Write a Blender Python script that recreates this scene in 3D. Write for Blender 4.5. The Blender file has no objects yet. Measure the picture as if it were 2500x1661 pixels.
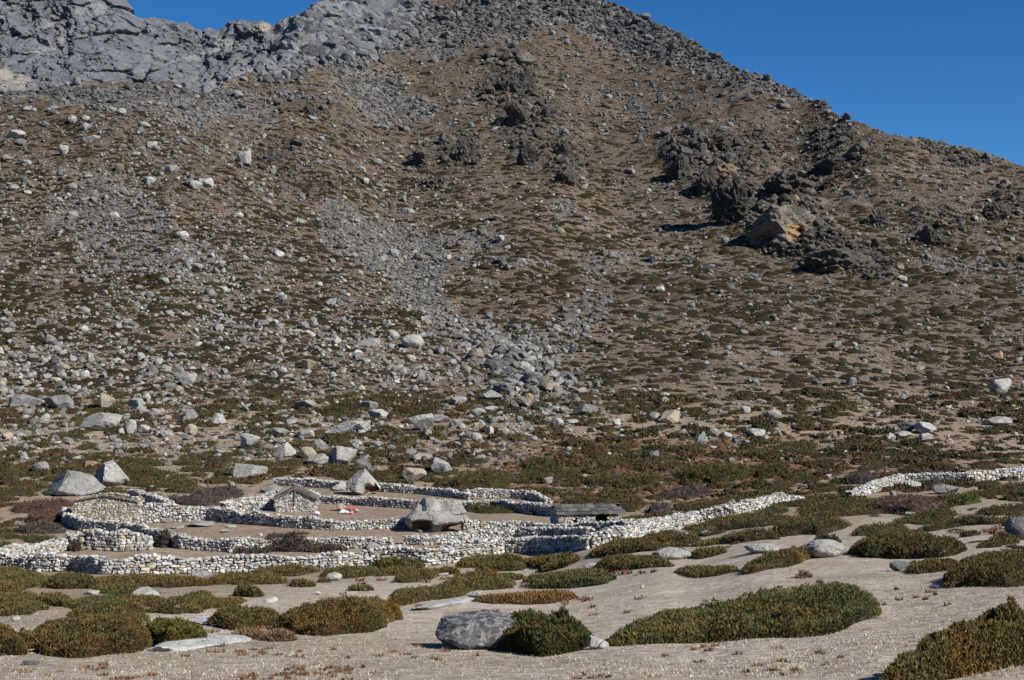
import bpy, bmesh, math, random
import numpy as np
from mathutils import Vector, Euler, Matrix
R = math.radians
rng = np.random.default_rng(7)
random.seed(7)
sc = bpy.context.scene
COL = sc.collection
F = 3472.0            # focal length in photo pixels
VH = 769.0            # row of the horizon in the photo
CX = 1250.0

# ------------------------------------------------------------------ camera, sky, sun, exposure
cam = bpy.data.cameras.new('camera'); camo = bpy.data.objects.new('camera', cam); COL.objects.link(camo)
cam.sensor_width = 36; cam.lens = 36 * F / 2500; cam.shift_y = -(830.5 - VH) / 2500
cam.clip_start = 0.5; cam.clip_end = 6000
camo.location = (0, 0, 0); camo.rotation_euler = (R(90), 0, 0)
sc.camera = camo
SUN_AZ, SUN_EL = 121.0, 37.0      # degrees clockwise from the view direction, height
sd = Vector((math.sin(R(SUN_AZ)) * math.cos(R(SUN_EL)), math.cos(R(SUN_AZ)) * math.cos(R(SUN_EL)), math.sin(R(SUN_EL))))
w = bpy.data.worlds.new('World'); sc.world = w; w.use_nodes = True
nt = w.node_tree; bg = nt.nodes['Background']
sky = nt.nodes.new('ShaderNodeTexSky'); sky.sky_type = 'NISHITA'; sky.sun_disc = False
sky.sun_elevation = R(SUN_EL); sky.sun_rotation = R(SUN_AZ); sky.altitude = 4500
sky.air_density = 1.0; sky.dust_density = 0.0; sky.ozone_density = 6.0
hs = nt.nodes.new('ShaderNodeHueSaturation'); hs.inputs['Saturation'].default_value = 1.2; hs.inputs['Value'].default_value = 1.0
nt.links.new(sky.outputs[0], hs.inputs['Color']); nt.links.new(hs.outputs[0], bg.inputs[0])
bg.inputs[1].default_value = 0.072
sl = bpy.data.lights.new('sun', 'SUN'); slo = bpy.data.objects.new('sun', sl); COL.objects.link(slo)
sl.energy = 5.0; sl.angle = R(0.53); sl.color = (1.0, 0.95, 0.87)
slo.rotation_euler = sd.to_track_quat('Z', 'Y').to_euler()
sc.view_settings.view_transform = 'Standard'; sc.view_settings.look = 'None'
sc.view_settings.exposure = 0.5; sc.view_settings.gamma = 1.0; sc.view_settings.use_curve_mapping = False

# ------------------------------------------------------------------ noise
def _h(ix, iy, seed):
    n = (ix.astype(np.int64) * 374761393 + iy.astype(np.int64) * 668265263 + seed * 1274126177) & 0xffffffff
    n = ((n ^ (n >> 13)) * 1274126177) & 0xffffffff
    n = (n ^ (n >> 16)) & 0xffffffff
    return n / 4294967295.0
def vn(x, y, seed=0):
    x = np.asarray(x, float); y = np.asarray(y, float)
    ix = np.floor(x); iy = np.floor(y); fx = x - ix; fy = y - iy
    fx = fx * fx * fx * (fx * (fx * 6 - 15) + 10); fy = fy * fy * fy * (fy * (fy * 6 - 15) + 10)
    a = _h(ix, iy, seed); b = _h(ix + 1, iy, seed); c = _h(ix, iy + 1, seed); d = _h(ix + 1, iy + 1, seed)
    return ((a + (b - a) * fx) * (1 - fy) + (c + (d - c) * fx) * fy) * 2 - 1
def fbm(x, y, o=4, seed=0, g=0.5):
    s = 0; a = 1; t = 0
    for i in range(o):
        s = s + a * vn(np.asarray(x) * 2 ** i + 17.3 * i, np.asarray(y) * 2 ** i - 9.1 * i, seed + i); t += a; a *= g
    return s / t
def facet(x, y, seed=0, tilt=1.0):
    """blocky cells: every cell a plane of its own height and tilt; returns height, edge"""
    x = np.asarray(x, float); y = np.asarray(y, float)
    ix = np.floor(x); iy = np.floor(y)
    best = np.full(x.shape, 1e9); sec = np.full(x.shape, 1e9); hh = np.zeros(x.shape)
    for dx in (-1, 0, 1):
        for dy in (-1, 0, 1):
            cx = ix + dx; cy = iy + dy
            sx = cx + _h(cx, cy, seed); sy = cy + _h(cx, cy, seed + 1)
            d = (x - sx) ** 2 + (y - sy) ** 2
            h = (_h(cx, cy, seed + 2) - .5) + tilt * ((x - sx) * (_h(cx, cy, seed + 3) - .5) + (y - sy) * (_h(cx, cy, seed + 4) - .5))
            m = d < best
            sec = np.where(m, best, np.minimum(sec, d)); hh = np.where(m, h, hh); best = np.where(m, d, best)
    return hh, np.sqrt(sec) - np.sqrt(best)
def sstep(a, b, x):
    t = np.clip((np.asarray(x, float) - a) / (b - a), 0, 1); return t * t * (3 - 2 * t)

# ------------------------------------------------------------------ helpers for objects
def tag(o, label=None, cat=None, group=None, kind=None):
    if label: o['label'] = label
    if cat: o['category'] = cat
    if group: o['group'] = group
    if kind: o['kind'] = kind
    return o
def mesh_np(name, V, Fc, mat, smooth=False, col=None, alpha=None):
    """V (n,3), Fc (m,3) or (m,4)"""
    me = bpy.data.meshes.new(name)
    V = np.ascontiguousarray(V, dtype=np.float32); Fc = np.ascontiguousarray(Fc, dtype=np.int32)
    k = Fc.shape[1]
    me.vertices.add(len(V)); me.vertices.foreach_set('co', V.ravel())
    me.loops.add(Fc.size); me.loops.foreach_set('vertex_index', Fc.ravel())
    me.polygons.add(len(Fc)); me.polygons.foreach_set('loop_start', np.arange(0, Fc.size, k, dtype=np.int32))
    me.polygons.foreach_set('use_smooth', np.full(len(Fc), smooth, dtype=bool))
    if col is not None:
        a = me.color_attributes.new('tint', 'FLOAT_COLOR', 'POINT')
        c = np.ones((len(V), 4), np.float32); c[:, :3] = col
        if alpha is not None: c[:, 3] = alpha
        a.data.foreach_set('color', c.ravel())
    me.update(calc_edges=True)
    if mat: me.materials.append(mat)
    return me
def link(name, data, parent=None, loc=(0, 0, 0)):
    o = bpy.data.objects.new(name, data); COL.objects.link(o); o.location = loc
    if parent: o.parent = parent
    return o
def empty(name, loc=(0, 0, 0)):
    o = bpy.data.objects.new(name, None); o.empty_display_size = 0.3; COL.objects.link(o); o.location = loc; return o

# ------------------------------------------------------------------ materials
def newmat(name, rough=0.9, spec=0.25):
    m = bpy.data.materials.new(name); m.use_nodes = True
    b = m.node_tree.nodes['Principled BSDF']; b.inputs['Roughness'].default_value = rough
    b.inputs['Specular IOR Level'].default_value = spec
    return m, m.node_tree, b
def N(nt, typ, **kw):
    n = nt.nodes.new(typ)
    for k, v in kw.items():
        if k in n.inputs.keys(): n.inputs[k].default_value = v
        else: setattr(n, k, v)
    return n
def noise(nt, co, scale, detail=4, rough=0.6, dist=0.0):
    n = N(nt, 'ShaderNodeTexNoise', Scale=scale, Detail=detail, Roughness=rough, Distortion=dist); nt.links.new(co, n.inputs['Vector']); return n.outputs['Fac']
def mapr(nt, v, a, b, c=0.0, d=1.0):
    n = N(nt, 'ShaderNodeMapRange'); nt.links.new(v, n.inputs[0])
    for i, q in enumerate((a, b, c, d)): n.inputs[i + 1].default_value = q
    return n.outputs[0]
def mix(nt, f, a, b, mode='MIX'):
    n = N(nt, 'ShaderNodeMix', data_type='RGBA', blend_type=mode)
    for s, q in ((n.inputs[0], f), (n.inputs[6], a), (n.inputs[7], b)):
        if isinstance(q, bpy.types.NodeSocket): nt.links.new(q, s)
        else: s.default_value = q if not isinstance(q, tuple) else (*q, 1)
    return n.outputs[2]
def coord(nt, which='Object', scale=(1, 1, 1), rot=(0, 0, 0)):
    if which == 'World': s = N(nt, 'ShaderNodeNewGeometry').outputs['Position']
    else: s = N(nt, 'ShaderNodeTexCoord').outputs[which]
    m = N(nt, 'ShaderNodeMapping'); m.inputs['Scale'].default_value = scale; m.inputs['Rotation'].default_value = rot
    nt.links.new(s, m.inputs['Vector']); return m.outputs[0]
def attr(nt): return N(nt, 'ShaderNodeAttribute', attribute_name='tint').outputs['Color']
def bump(nt, b, h, strength, dist):
    n = N(nt, 'ShaderNodeBump'); n.inputs['Strength'].default_value = strength; n.inputs['Distance'].default_value = dist
    nt.links.new(h, n.inputs['Height']); nt.links.new(n.outputs[0], b.inputs['Normal'])

# ground
M_ground, t, b = newmat('ground', 0.95, 0.1)
A = attr(t); cw = coord(t, 'World')
AL = N(t, 'ShaderNodeAttribute', attribute_name='tint').outputs['Alpha']
def mul(a, b_):
    n_ = N(t, 'ShaderNodeMath', operation='MULTIPLY')
    for q_, v_ in ((n_.inputs[0], a), (n_.inputs[1], b_)):
        if isinstance(v_, bpy.types.NodeSocket): t.links.new(v_, q_)
        else: q_.default_value = v_
    return n_.outputs[0]
n1 = noise(t, cw, 0.35, 6, .7)
c = mix(t, mapr(t, n1, .3, .7), mix(t, 1.0, A, (.84, .82, .8), 'MULTIPLY'), mix(t, 1.0, A, (1.16, 1.14, 1.12), 'MULTIPLY'))
n2 = noise(t, coord(t, 'World', (0.9, 1.0, 1.0), (0, 0, R(14))), 3.0, 8, .75, .5)
c = mix(t, mapr(t, n2, .47, .56, 0, .8), c, mix(t, 1.0, c, (.62, .57, .51), 'MULTIPLY'))
n3 = noise(t, coord(t, 'World', (0.8, 1.0, 1.0), (0, 0, R(10))), 3.2, 8, .82, .8)
c = mix(t, mapr(t, n3, .51, .57, 0, .8), c, mix(t, 1.0, c, (1.5, 1.55, 1.62), 'MULTIPLY'))
n4 = noise(t, coord(t, 'World', (0.5, 1.2, 1.0), (0, 0, R(22))), 1.8, 6, .75, 1.0)
c = mix(t, mapr(t, n4, .56, .64, 0, .5), c, mix(t, 1.0, c, (1.2, 1.02, .72), 'MULTIPLY'))
n5 = noise(t, cw, 11, 5, .75)
c = mix(t, mapr(t, n5, .38, .62, 0, .8), mix(t, 1.0, c, (1.12, 1.12, 1.12), 'MULTIPLY'), mix(t, 1.0, c, (.66, .64, .62), 'MULTIPLY'))
def specks(c, scale, lo, hi, a_col, b_col, dens_lo, dens_hi, nsc):
    v = N(t, 'ShaderNodeTexVoronoi', Scale=scale, Randomness=1.0); t.links.new(cw, v.inputs['Vector'])
    sz = N(t, 'ShaderNodeSeparateColor'); t.links.new(v.outputs['Color'], sz.inputs[0])
    hit = mul(mapr(t, v.outputs['Distance'], lo, hi, 1, 0), mapr(t, sz.outputs[0], .45, .5, 0, 1))
    hit = mul(hit, mul(AL, mapr(t, noise(t, cw, nsc, 3, .6), dens_lo, dens_hi, 0, 1)))
    return mix(t, hit, c, mix(t, sz.outputs[1], a_col, b_col))
c = specks(c, 1.5, .3, .38, (.04, .03, .018), (.07, .05, .03), .34, .44, .22)
c = specks(c, 2.3, .3, .36, (.16, .16, .165), (.42, .42, .42), .4, .52, .1)
c = specks(c, 1.1, .28, .34, (.14, .14, .15), (.36, .36, .36), .5, .6, .16)
t.links.new(c, b.inputs['Base Color'])
bump(t, b, noise(t, cw, 5, 10, .85), .8, .07)

def attr_i(nt): return N(nt, 'ShaderNodeAttribute', attribute_name='tint', attribute_type='INSTANCER').outputs['Color']
def rockmat(name, src, scale=1.0, dark=.5):
    M, t, b = newmat(name, .9, .2)
    base = N(t, 'ShaderNodeObjectInfo').outputs['Color'] if src == 'obj' else attr_i(t) if src == 'inst' else attr(t)
    co = coord(t, 'World')
    n = noise(t, co, 1.1 * scale, 8, .72, .4)
    c = mix(t, mapr(t, n, .36, .66, 0, 1), mix(t, 1.0, base, (.72, .72, .74), 'MULTIPLY'), mix(t, 1.0, base, (1.18, 1.18, 1.15), 'MULTIPLY'))
    n = noise(t, co, 3.1 * scale, 8, .8, .8)
    c = mix(t, mapr(t, n, .56, .64, 0, dark), c, mix(t, 1.0, base, (.3, .3, .3), 'MULTIPLY'))
    n = noise(t, coord(t, 'World', (1, 1, 2.2), (.4, .3, 0)), 7 * scale, 6, .75)
    c = mix(t, mapr(t, n, .57, .62, 0, .5), c, mix(t, 1.0, base, (1.45, 1.45, 1.42), 'MULTIPLY'))
    t.links.new(c, b.inputs['Base Color'])
    h = N(t, 'ShaderNodeMath', operation='ADD'); t.links.new(noise(t, co, 2.2 * scale, 10, .75), h.inputs[0])
    v = N(t, 'ShaderNodeTexVoronoi', feature='DISTANCE_TO_EDGE', Scale=.9 * scale)
    t.links.new(coord(t, 'World', (1, 1, 1.8), (.5, .2, .4)), v.inputs['Vector'])
    t.links.new(mapr(t, v.outputs[0], 0, .06, -.25, 0), h.inputs[1])
    bump(t, b, h.outputs[0], .8, .35 / scale)
    return M
M_boulder = rockmat('boulder_rock', 'obj', 1.0)
M_lichen = rockmat('lichen_rock', 'obj', 2.2, .85)
M_scree = rockmat('scree_rock', 'attr', .5)
M_scree_i = rockmat('loose_rock', 'inst', .5, .35)
M_crag = rockmat('crag_rock', 'attr', .22, .6)
M_outcrop = rockmat('outcrop_rock', 'obj', .25, .6)
M_stone = rockmat('wall_stone', 'obj', 2.5, .8)
M_stone_a = rockmat('wall_stone_small', 'attr', 2.5, .8)
def lichenmat():
    M, t, b = newmat('patchy_lichen_rock', .9, .2); co = coord(t, 'World')
    c = mix(t, mapr(t, noise(t, co, 2.6, 9, .75, .6), .42, .58), (.07, .075, .08), (.2, .21, .22))
    c = mix(t, mapr(t, noise(t, co, 5.5, 9, .8, .4), .5, .54, 0, .9), c, (.5, .5, .49))
    c = mix(t, mapr(t, noise(t, co, 1.6, 5, .7), .6, .64, 0, .5), c, (.2, .15, .09))
    t.links.new(c, b.inputs['Base Color']); bump(t, b, noise(t, co, 3, 10, .8), 1, .3); return M
M_lichen2 = lichenmat()
def leafmat(name, rough=.85, src=None):
    M, t, b = newmat(name, rough, .15)
    A = attr_i(t) if src else attr(t); co = coord(t, 'World')
    c = mix(t, mapr(t, noise(t, co, 5, 4, .7), .35, .65), mix(t, 1., A, (.75, .72, .7), 'MULTIPLY'), mix(t, 1., A, (1.25, 1.25, 1.2), 'MULTIPLY'))
    t.links.new(c, b.inputs['Base Color']); return M
M_leaf = leafmat('juniper_foliage')
M_twig = leafmat('bare_twigs')
M_leaf_i = leafmat('mat_foliage', .9, 'inst')
def plain(name, col, rough=.8, sc_=8.):
    M, t, b = newmat(name, rough, .2)
    n = noise(t, coord(t, 'World'), sc_, 5, .7)
    t.links.new(mix(t, mapr(t, n, .3, .7), tuple(x * .65 for x in col), tuple(min(1, x * 1.25) for x in col)), b.inputs['Base Color'])
    bump(t, b, n, .5, .03); return M

# ------------------------------------------------------------------ terrain
def DS(p): return [(a * 1.0593, b_ * 1.0593) for a, b_ in p]   # display (2360 wide) -> photo pixels
vrow = [1661,1560,1500,1470,1430,1397,1340,1290,1240,1195,1150,1100,1050,1000,950,900,830,769,700,640,570,500,420,350,280,200,120,60,0,-150]
Lc = [22,33,43,50,66,85,94,105,119,132,145,165,188,213,240,270,310,345,380,412,448,480,515,548,580,620,665,700,735,820]
Cc = [22,33,43,50,68,84,94,105,119,132,146,166,189,214,242,273,318,358,400,438,480,525,575,620,665,715,765,805,845,950]
C2 = [21,30,38,42,50,58,76,99,116,130,146,166,189,214,242,273,322,362,405,442,482,525,572,617,662,712,765,805,845,950]
C3 = [20,28,35,38,43,49,64,83,105,124,140,162,186,212,242,275,325,366,408,444,476,512,556,598,640,690,745,785,830,930]
Rc = [19,26,32,35,40,46,60,76,98,117,134,158,184,212,242,276,328,370,410,446,470,494,526,560,600,650,700,740,780,880]
Rr = [18,24,29,31,36,41,52,64,86,112,132,157,184,212,243,278,330,372,412,448,474,500,535,575,615,665,715,755,795,900]
ctrl = [(-1600, Lc), (0, Lc), (400, Lc), (800, [.5 * (a + b_) for a, b_ in zip(Lc, Cc)]), (1250, Cc), (1650, C2), (1900, C3), (2150, Rc), (2500, Rr), (4200, Rr)]
crest = DS([(-1200,260),(-300,225),(0,212),(60,205),(130,198),(200,192),(300,190),(400,188),(440,212),(470,214),(520,192),(600,165),(640,128),(665,95),(695,62),(722,34),(750,10),(790,-20),(900,-80),(1100,-110),(1300,-40),(1385,0),(1430,20),(1560,75),(1700,150),(1850,215),(1950,270),(2040,305),(2100,318),(2200,335),(2280,352),(2330,372),(2365,388),(2500,440),(3000,560),(4000,640)])
cxs = np.concatenate([np.arange(-1300, -300, 40), np.arange(-300, 2800, 5.8), np.arange(2800, 3900, 40)]).astype(float)
NC = len(cxs); NV = 440; NA = 18; NB = 24
vc = np.interp(cxs, [p[0] for p in crest], [p[1] for p in crest])
tt = np.linspace(0, 1, NV)[:, None]
Vg = 1661 + (vc[None, :] - 1661) * tt                       # photo row of every terrain row
Yc = np.array([np.interp(-Vg[:, 0] * 0 - np.linspace(1661, -150, 400).repeat(1)[:1], [0], [0]) for _ in range(1)])  # placeholder
vs = np.linspace(1661, -150, 400)
tab = np.array([np.interp(-vs, [-q for q in vrow], col) for _, col in ctrl])          # control column x v
cu = np.array([c_[0] for c_ in ctrl], float)
k = np.clip(np.searchsorted(cu, cxs) - 1, 0, len(cu) - 2); fr = (cxs - cu[k]) / (cu[k + 1] - cu[k]); fr = fr * fr * (3 - 2 * fr)
tabc = tab[k] * (1 - fr[:, None]) + tab[k + 1] * fr[:, None]                        # column x v
Yg = np.empty_like(Vg)
for j in range(NC): Yg[:, j] = np.interp(-Vg[:, j], -vs, tabc[j])
XS = np.broadcast_to(cxs, Vg.shape)
# spurs and gullies, as nearer or farther ground
def line_x(v, pts):  # x of a line (display points, top to bottom) at row v
    p = DS(pts); return np.interp(v, [q[1] for q in p], [q[0] for q in p])
ex = line_x(Vg, [(380,190),(500,260),(620,360),(700,450),(830,580),(960,700),(1050,800)])
vf = sstep(860, 640, Vg)
Yg = Yg * (1 - .045 * vf * sstep(70, -230, XS - ex) * sstep(-1500, -200, XS - ex))
Yg = Yg * (1 + .05 * sstep(900, 500, Vg) * np.exp(-((XS - line_x(Vg, [(900,150),(900,300),(900,500),(980,640),(1060,760),(1250,880)])) / 130) ** 2))
for pts, wd, am in (([(1230,60),(1180,150),(1230,250),(1290,420),(1200,600)], 120, .016), ([(900,100),(760,200),(700,330),(820,480)], 80, .014),
                    ([(1700,180),(1600,330),(1750,470),(1950,600)], 170, .018), ([(2000,300),(2150,470),(2300,600)], 130, .014)):
    e = line_x(Vg, pts); Yg = Yg * (1 - am * sstep(760, 560, Vg) * np.exp(-((XS - e) / wd) ** 2))
Yg = Yg * (1 + .016 * sstep(700, 450, Vg) * np.exp(-((XS - line_x(Vg, [(1450,150),(1440,300),(1420,600)])) / 110) ** 2))
# brown hummock above the walls
Yg = Yg * (1 - .05 * np.exp(-((XS - 1600) / 420) ** 2 - ((Vg - 1120) / 55) ** 2))
for i in range(1, NV): Yg[i] = np.maximum(Yg[i], Yg[i - 1] + .012)
Zg = (VH - Vg) * Yg / F
Xg = (XS - CX) * Yg / F
far = sstep(150, 420, Yg); near = 1 - sstep(60, 110, Yg)
Zg = Zg + far * (fbm(Xg / 55, Yg / 55, 3, 11) * 2.6 + fbm(Xg / 14, Yg / 14, 4, 15, .6) * 2.2)
Zg = Zg + fbm(Xg / 9, Yg / 9, 3, 21) * (.035 + .35 * sstep(130, 220, Yg)) + fbm(Xg / 2.2, Yg / 2.2, 3, 25) * (.014 + .2 * sstep(130, 220, Yg))
# rocky ribs in the hillside
def dblob(lst, X, V_):
    o = np.zeros(X.shape)
    wx = X + 40 * fbm(X / 90, V_ / 60, 3, 5); wv = V_ + 28 * fbm(X / 90, V_ / 60, 3, 9)
    for cx_, cy_, rx, ry, ang, s in lst:
        cx_, cy_, rx, ry = [q * 1.0593 for q in (cx_, cy_, rx, ry)]
        ca, sa = math.cos(R(ang)), math.sin(R(ang)); dx = wx - cx_; dy = wv - cy_
        d = ((dx * ca + dy * sa) / rx) ** 2 + ((-dx * sa + dy * ca) / ry) ** 2
        o = np.maximum(o, s * sstep(1.25, .75, np.sqrt(d)))
    return o
CRAG = [(1610,360,85,75,0,1),(1690,450,100,65,35,1),(1690,345,130,50,0,.75),(1830,520,130,65,20,1),(1960,590,110,45,15,1),(1930,350,80,45,20,.7),(1880,420,60,40,0,.7),(2150,520,45,55,60,.5),(2320,465,50,35,30,.5),
        (2200,355,110,20,12,.5),(1180,190,75,60,20,.8),(1220,290,70,70,0,.8),(1070,350,48,45,0,.85),(975,355,30,28,0,.7),(1290,380,55,60,60,.7),(1010,420,30,15,0,.5),(720,240,90,30,10,.45),(640,350,80,50,20,.35),(700,420,60,30,20,.35),
        (660,130,60,40,-30,.8),(800,60,170,80,-15,.9),(1180,140,60,20,10,.8)]
cg = dblob(CRAG, XS, Vg) * sstep(800, 690, Vg)
f1, e1 = facet(Xg / 13 + .4 * Yg / 13, Yg / 8, 31); f2, e2 = facet(Xg / 5, Yg / 3.5, 41)
Zg = Zg + cg * (1.6 + f1 * 3.5 + f2 * 1.6)
Vt = VH - F * Zg / Yg
# rows under the camera and behind the crest
sA = np.linspace(0, 1, NA, endpoint=False)[:, None]
YA = 2.5 + (Yg[0] - 2.5) * sA; ZA = -1.75 + (Zg[0] + 1.75) * sA
sB = (np.linspace(0, 1, NB + 1)[1:] ** 1.5)[:, None]
YB = Yg[-1] + 160 * sB; ZB = Zg[-1] + 2.0 * sB - 120 * sB ** 1.3 + 3 * fbm(YB / 20, Yg[-1][None] / 30 + cxs[None] / 90, 3, 77) * sB
YT = np.vstack([YA, Yg, YB]); ZT = np.vstack([ZA, Zg, ZB]); NR = YT.shape[0]
XT = (cxs[None] - CX) * YT / F
VT = np.vstack([np.full((NA, NC), 2000.), Vt, np.full((NB, NC), 3000.)])
def height(x, Y):
    x = np.atleast_1d(np.asarray(x, float)); Y = np.atleast_1d(np.asarray(Y, float))
    c_ = np.interp(CX + F * x / Y, cxs, np.arange(NC)); c0 = np.clip(c_.astype(int), 0, NC - 2); fc = c_ - c0
    out = 0
    for cc, wt in ((c0, 1 - fc), (c0 + 1, fc)):
        lo = np.zeros(len(Y), int); hi = np.full(len(Y), NR - 1)
        for _ in range(11):
            mid = (lo + hi) // 2; m = YT[mid, cc] <= Y
            lo = np.where(m, mid, lo); hi = np.where(m, hi, mid)
        lo = np.clip(lo, 0, NR - 2); y0 = YT[lo, cc]; y1 = YT[lo + 1, cc]
        q = np.clip((Y - y0) / np.maximum(y1 - y0, 1e-6), 0, 1)
        out = out + wt * (ZT[lo, cc] * (1 - q) + ZT[lo + 1, cc] * q)
    return out
def hz(x, Y): return float(height(x, Y)[0])
def at(px, py):
    """ground point seen at photo pixel (px, py): x, Y, z"""
    if py > 1655:                                    # below the picture: on towards the camera
        d = max(2.6, Yg[0, 0] * (1661 / py) ** 3.2); x = (px - CX) * d / F; return x, d, hz(x, d)
    c_ = float(np.interp(px, cxs, np.arange(NC))); c0 = min(int(c_), NC - 2); fc = c_ - c0
    v = VT[NA:NA + NV, c0] * (1 - fc) + VT[NA:NA + NV, c0 + 1] * fc
    i = int(np.argmax(v <= py))
    if i == 0: i = 1 if v[0] <= py else NV - 1
    q = (v[i - 1] - py) / max(v[i - 1] - v[i], 1e-6); q = min(max(q, 0), 1)
    Yr = YT[NA:NA + NV, c0] * (1 - fc) + YT[NA:NA + NV, c0 + 1] * fc
    Y = Yr[i - 1] * (1 - q) + Yr[i] * q; x = (px - CX) * Y / F
    return x, Y, hz(x, Y)

# densities over the hillside, as read in the photograph
SCREE = [(280,530,150,95,20,.62),(230,470,60,60,0,.7),(420,600,130,70,25,.42),(500,680,90,60,30,.3),(800,520,50,75,-35,1),(880,570,80,55,30,1),(960,600,75,60,20,1),(960,670,45,60,-10,.95),(1080,555,90,32,0,.55),(1010,720,60,35,35,.8),
         (1120,790,95,45,35,.6),(1240,840,100,60,35,.55),(1300,780,60,60,0,.55),(880,240,60,50,40,.8),(960,260,50,35,0,.8),(840,190,60,50,20,.8),(1000,70,170,60,0,.7),(1150,30,160,50,0,.6),(1400,50,150,38,25,1),(1520,95,120,30,28,1),(1650,150,90,22,32,.8),(1800,215,90,15,28,.7),
         (750,60,130,80,-20,1),(680,150,80,40,-20,.8),(220,215,230,22,0,.85),(500,225,70,35,25,.8),(400,265,120,25,5,.5),(580,240,60,30,20,.6),(1300,500,40,28,-60,.6),(1390,620,40,18,-30,.6),(1150,605,120,10,0,.7),(1480,595,160,9,0,.5),(2230,610,130,16,0,.8),(1360,720,40,50,40,.5),
         (2200,350,110,22,12,.8),(1480,270,10,40,10,.7),(1350,700,40,25,40,.6)]
WAND = [(0,.0)]
ds = dblob(SCREE, XS, Vg)
# colours of the soil
def lerp(a, b_, m): return a * (1 - m[..., None]) + b_ * m[..., None]
C = np.broadcast_to(np.array([.30, .245, .19]), XS.shape + (3,)).copy()
C = lerp(C, np.array([.45, .405, .345]), sstep(1330, 1420, Vg + (XS - 1250) * .12))
C = lerp(C, np.array([.28, .225, .175]), sstep(1330, 1300, Vg) * sstep(1180, 1200, Vg) * sstep(1560, 1500, XS))
C = lerp(C, np.array([.2, .135, .085]), np.clip(np.exp(-((XS - 1560) / 380) ** 4 - ((Vg - 1135) / 70) ** 4) + .8 * np.exp(-((XS - 2050) / 300) ** 2 - ((Vg - 1120) / 40) ** 2), 0, 1))
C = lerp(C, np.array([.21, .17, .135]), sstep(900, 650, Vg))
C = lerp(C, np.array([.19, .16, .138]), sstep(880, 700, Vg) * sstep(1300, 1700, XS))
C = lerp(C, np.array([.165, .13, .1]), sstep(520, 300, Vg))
mdw = (sstep(1330, 1420, Vg + (XS - 1250) * .12) * fbm(Xg / 4, Yg / 8, 4, 53, .6))[..., None]; C = C * (1 + mdw * np.array([.22, .25, .32]))
nz = fbm(Xg / 30, Yg / 30, 4, 51)[..., None]
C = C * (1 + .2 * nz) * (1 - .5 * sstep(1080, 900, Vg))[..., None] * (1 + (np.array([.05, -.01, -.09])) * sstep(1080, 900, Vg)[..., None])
C = lerp(C, np.array([.21, .155, .105]), .5 * sstep(.25, .6, fbm(Xg / 18, Yg / 18, 4, 57)) * sstep(1000, 700, Vg))
C = lerp(C, np.array([.17, .17, .175]), .8 * ds)
C = lerp(C, np.array([.095, .083, .07]), np.clip(cg * 1.1, 0, 1))
CT = np.vstack([np.broadcast_to(C[:1], (NA, NC, 3)), C, np.broadcast_to(C[-1:], (NB, NC, 3))])
idx = np.arange(NR * NC).reshape(NR, NC)
quads = np.stack([idx[:-1, :-1], idx[:-1, 1:], idx[1:, 1:], idx[1:, :-1]], -1).reshape(-1, 4)
P = np.stack([XT, YT, ZT], -1).reshape(-1, 3)
ST = sstep(200, 270, Yg) * (1 - cg); ST = np.vstack([np.zeros((NA, NC)), ST, np.ones((NB, NC))])
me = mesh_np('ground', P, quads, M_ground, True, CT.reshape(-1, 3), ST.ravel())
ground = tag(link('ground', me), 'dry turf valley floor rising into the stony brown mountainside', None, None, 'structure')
# wide ground under everything, so the sides do not end in nothing
# ------------------------------------------------------------------ distant grey mountain
mc = np.arange(-500, 930, 3.9); MR = 260
sk = DS([(-1500,-260),(-300,-200),(0,-150),(200,-60),(285,0),(300,15),(318,38),(330,50),(345,48),(360,42),(380,43),(400,48),(425,52),(440,60),(460,72),(468,76),(472,65),(482,66),(500,71),(515,62),(530,52),(560,50),(590,48),(612,50),(625,56),(650,46),(665,40),(700,24),(725,12),(750,0),(800,-25),(900,-30)])
mv = np.interp(mc, [p[0] for p in sk], [p[1] for p in sk])
q = np.linspace(0, 1, MR)[:, None]
Vm = 330 + (mv[None] - 330) * q; Ym = 1150 + 420 * q ** .8 + 0 * Vm
XSm = np.broadcast_to(mc, Vm.shape); Xm = (XSm - CX) * Ym / F; Zm = (VH - Vm) * Ym / F
a1, _ = facet(Xm / 60 + Zm / 70, Zm / 75 - Xm / 90, 61); a2, _ = facet(Xm / 26 + Zm / 40, Zm / 26 - Xm / 30, 71, 1.4); a3, _ = facet(Xm / 10 + Zm / 16, Zm / 9 - Xm / 16, 81, 1.4)
bigf = fbm(Xm / 130 + Zm / 200, Zm / 260, 3, 88)
rid = 1 - np.abs(fbm(Xm / 70 + Zm / 90, Zm / 110 - Xm / 120, 7, 93, .62)) * 2.2; rg = lambda a_, b_, o_, sd: 1 - 2.4 * np.abs(fbm(a_, b_, o_, sd, .58))
p_ = Xm * .8 + Zm * .6; q_ = Zm * .8 - Xm * .6; disp = bigf * 60 + a1 * 5 + a2 * 5 + rid * 20 + rg(p_ / 60, q_ / 22, 5, 111) * 7 + rg(p_ / 14, q_ / 9, 4, 121) * 3 + fbm(Xm / 8, Zm / 6, 3, 99, .7) * 3
edge = sstep(1.0, .93, q)
Ym2 = Ym - disp * (.35 + .65 * edge)
Zm2 = Zm + fbm(Xm / 12, Zm / 12, 3, 97) * 3
Xm2 = (XSm - CX) * Ym / F + a2 * 6
gm = np.stack([Xm2, Ym2, Zm2], -1)
back = gm[-1:].copy(); back[..., 1] += 300; back[..., 2] -= 250
gm = np.concatenate([gm, back], 0)
Cm = np.broadcast_to(np.array([.15, .158, .176]), XSm.shape + (3,)).copy()
Cm = Cm * (1 + .22 * fbm(Xm / 25 + Zm / 12, Zm / 30 - Xm / 60, 4, 101))[..., None]
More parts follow.
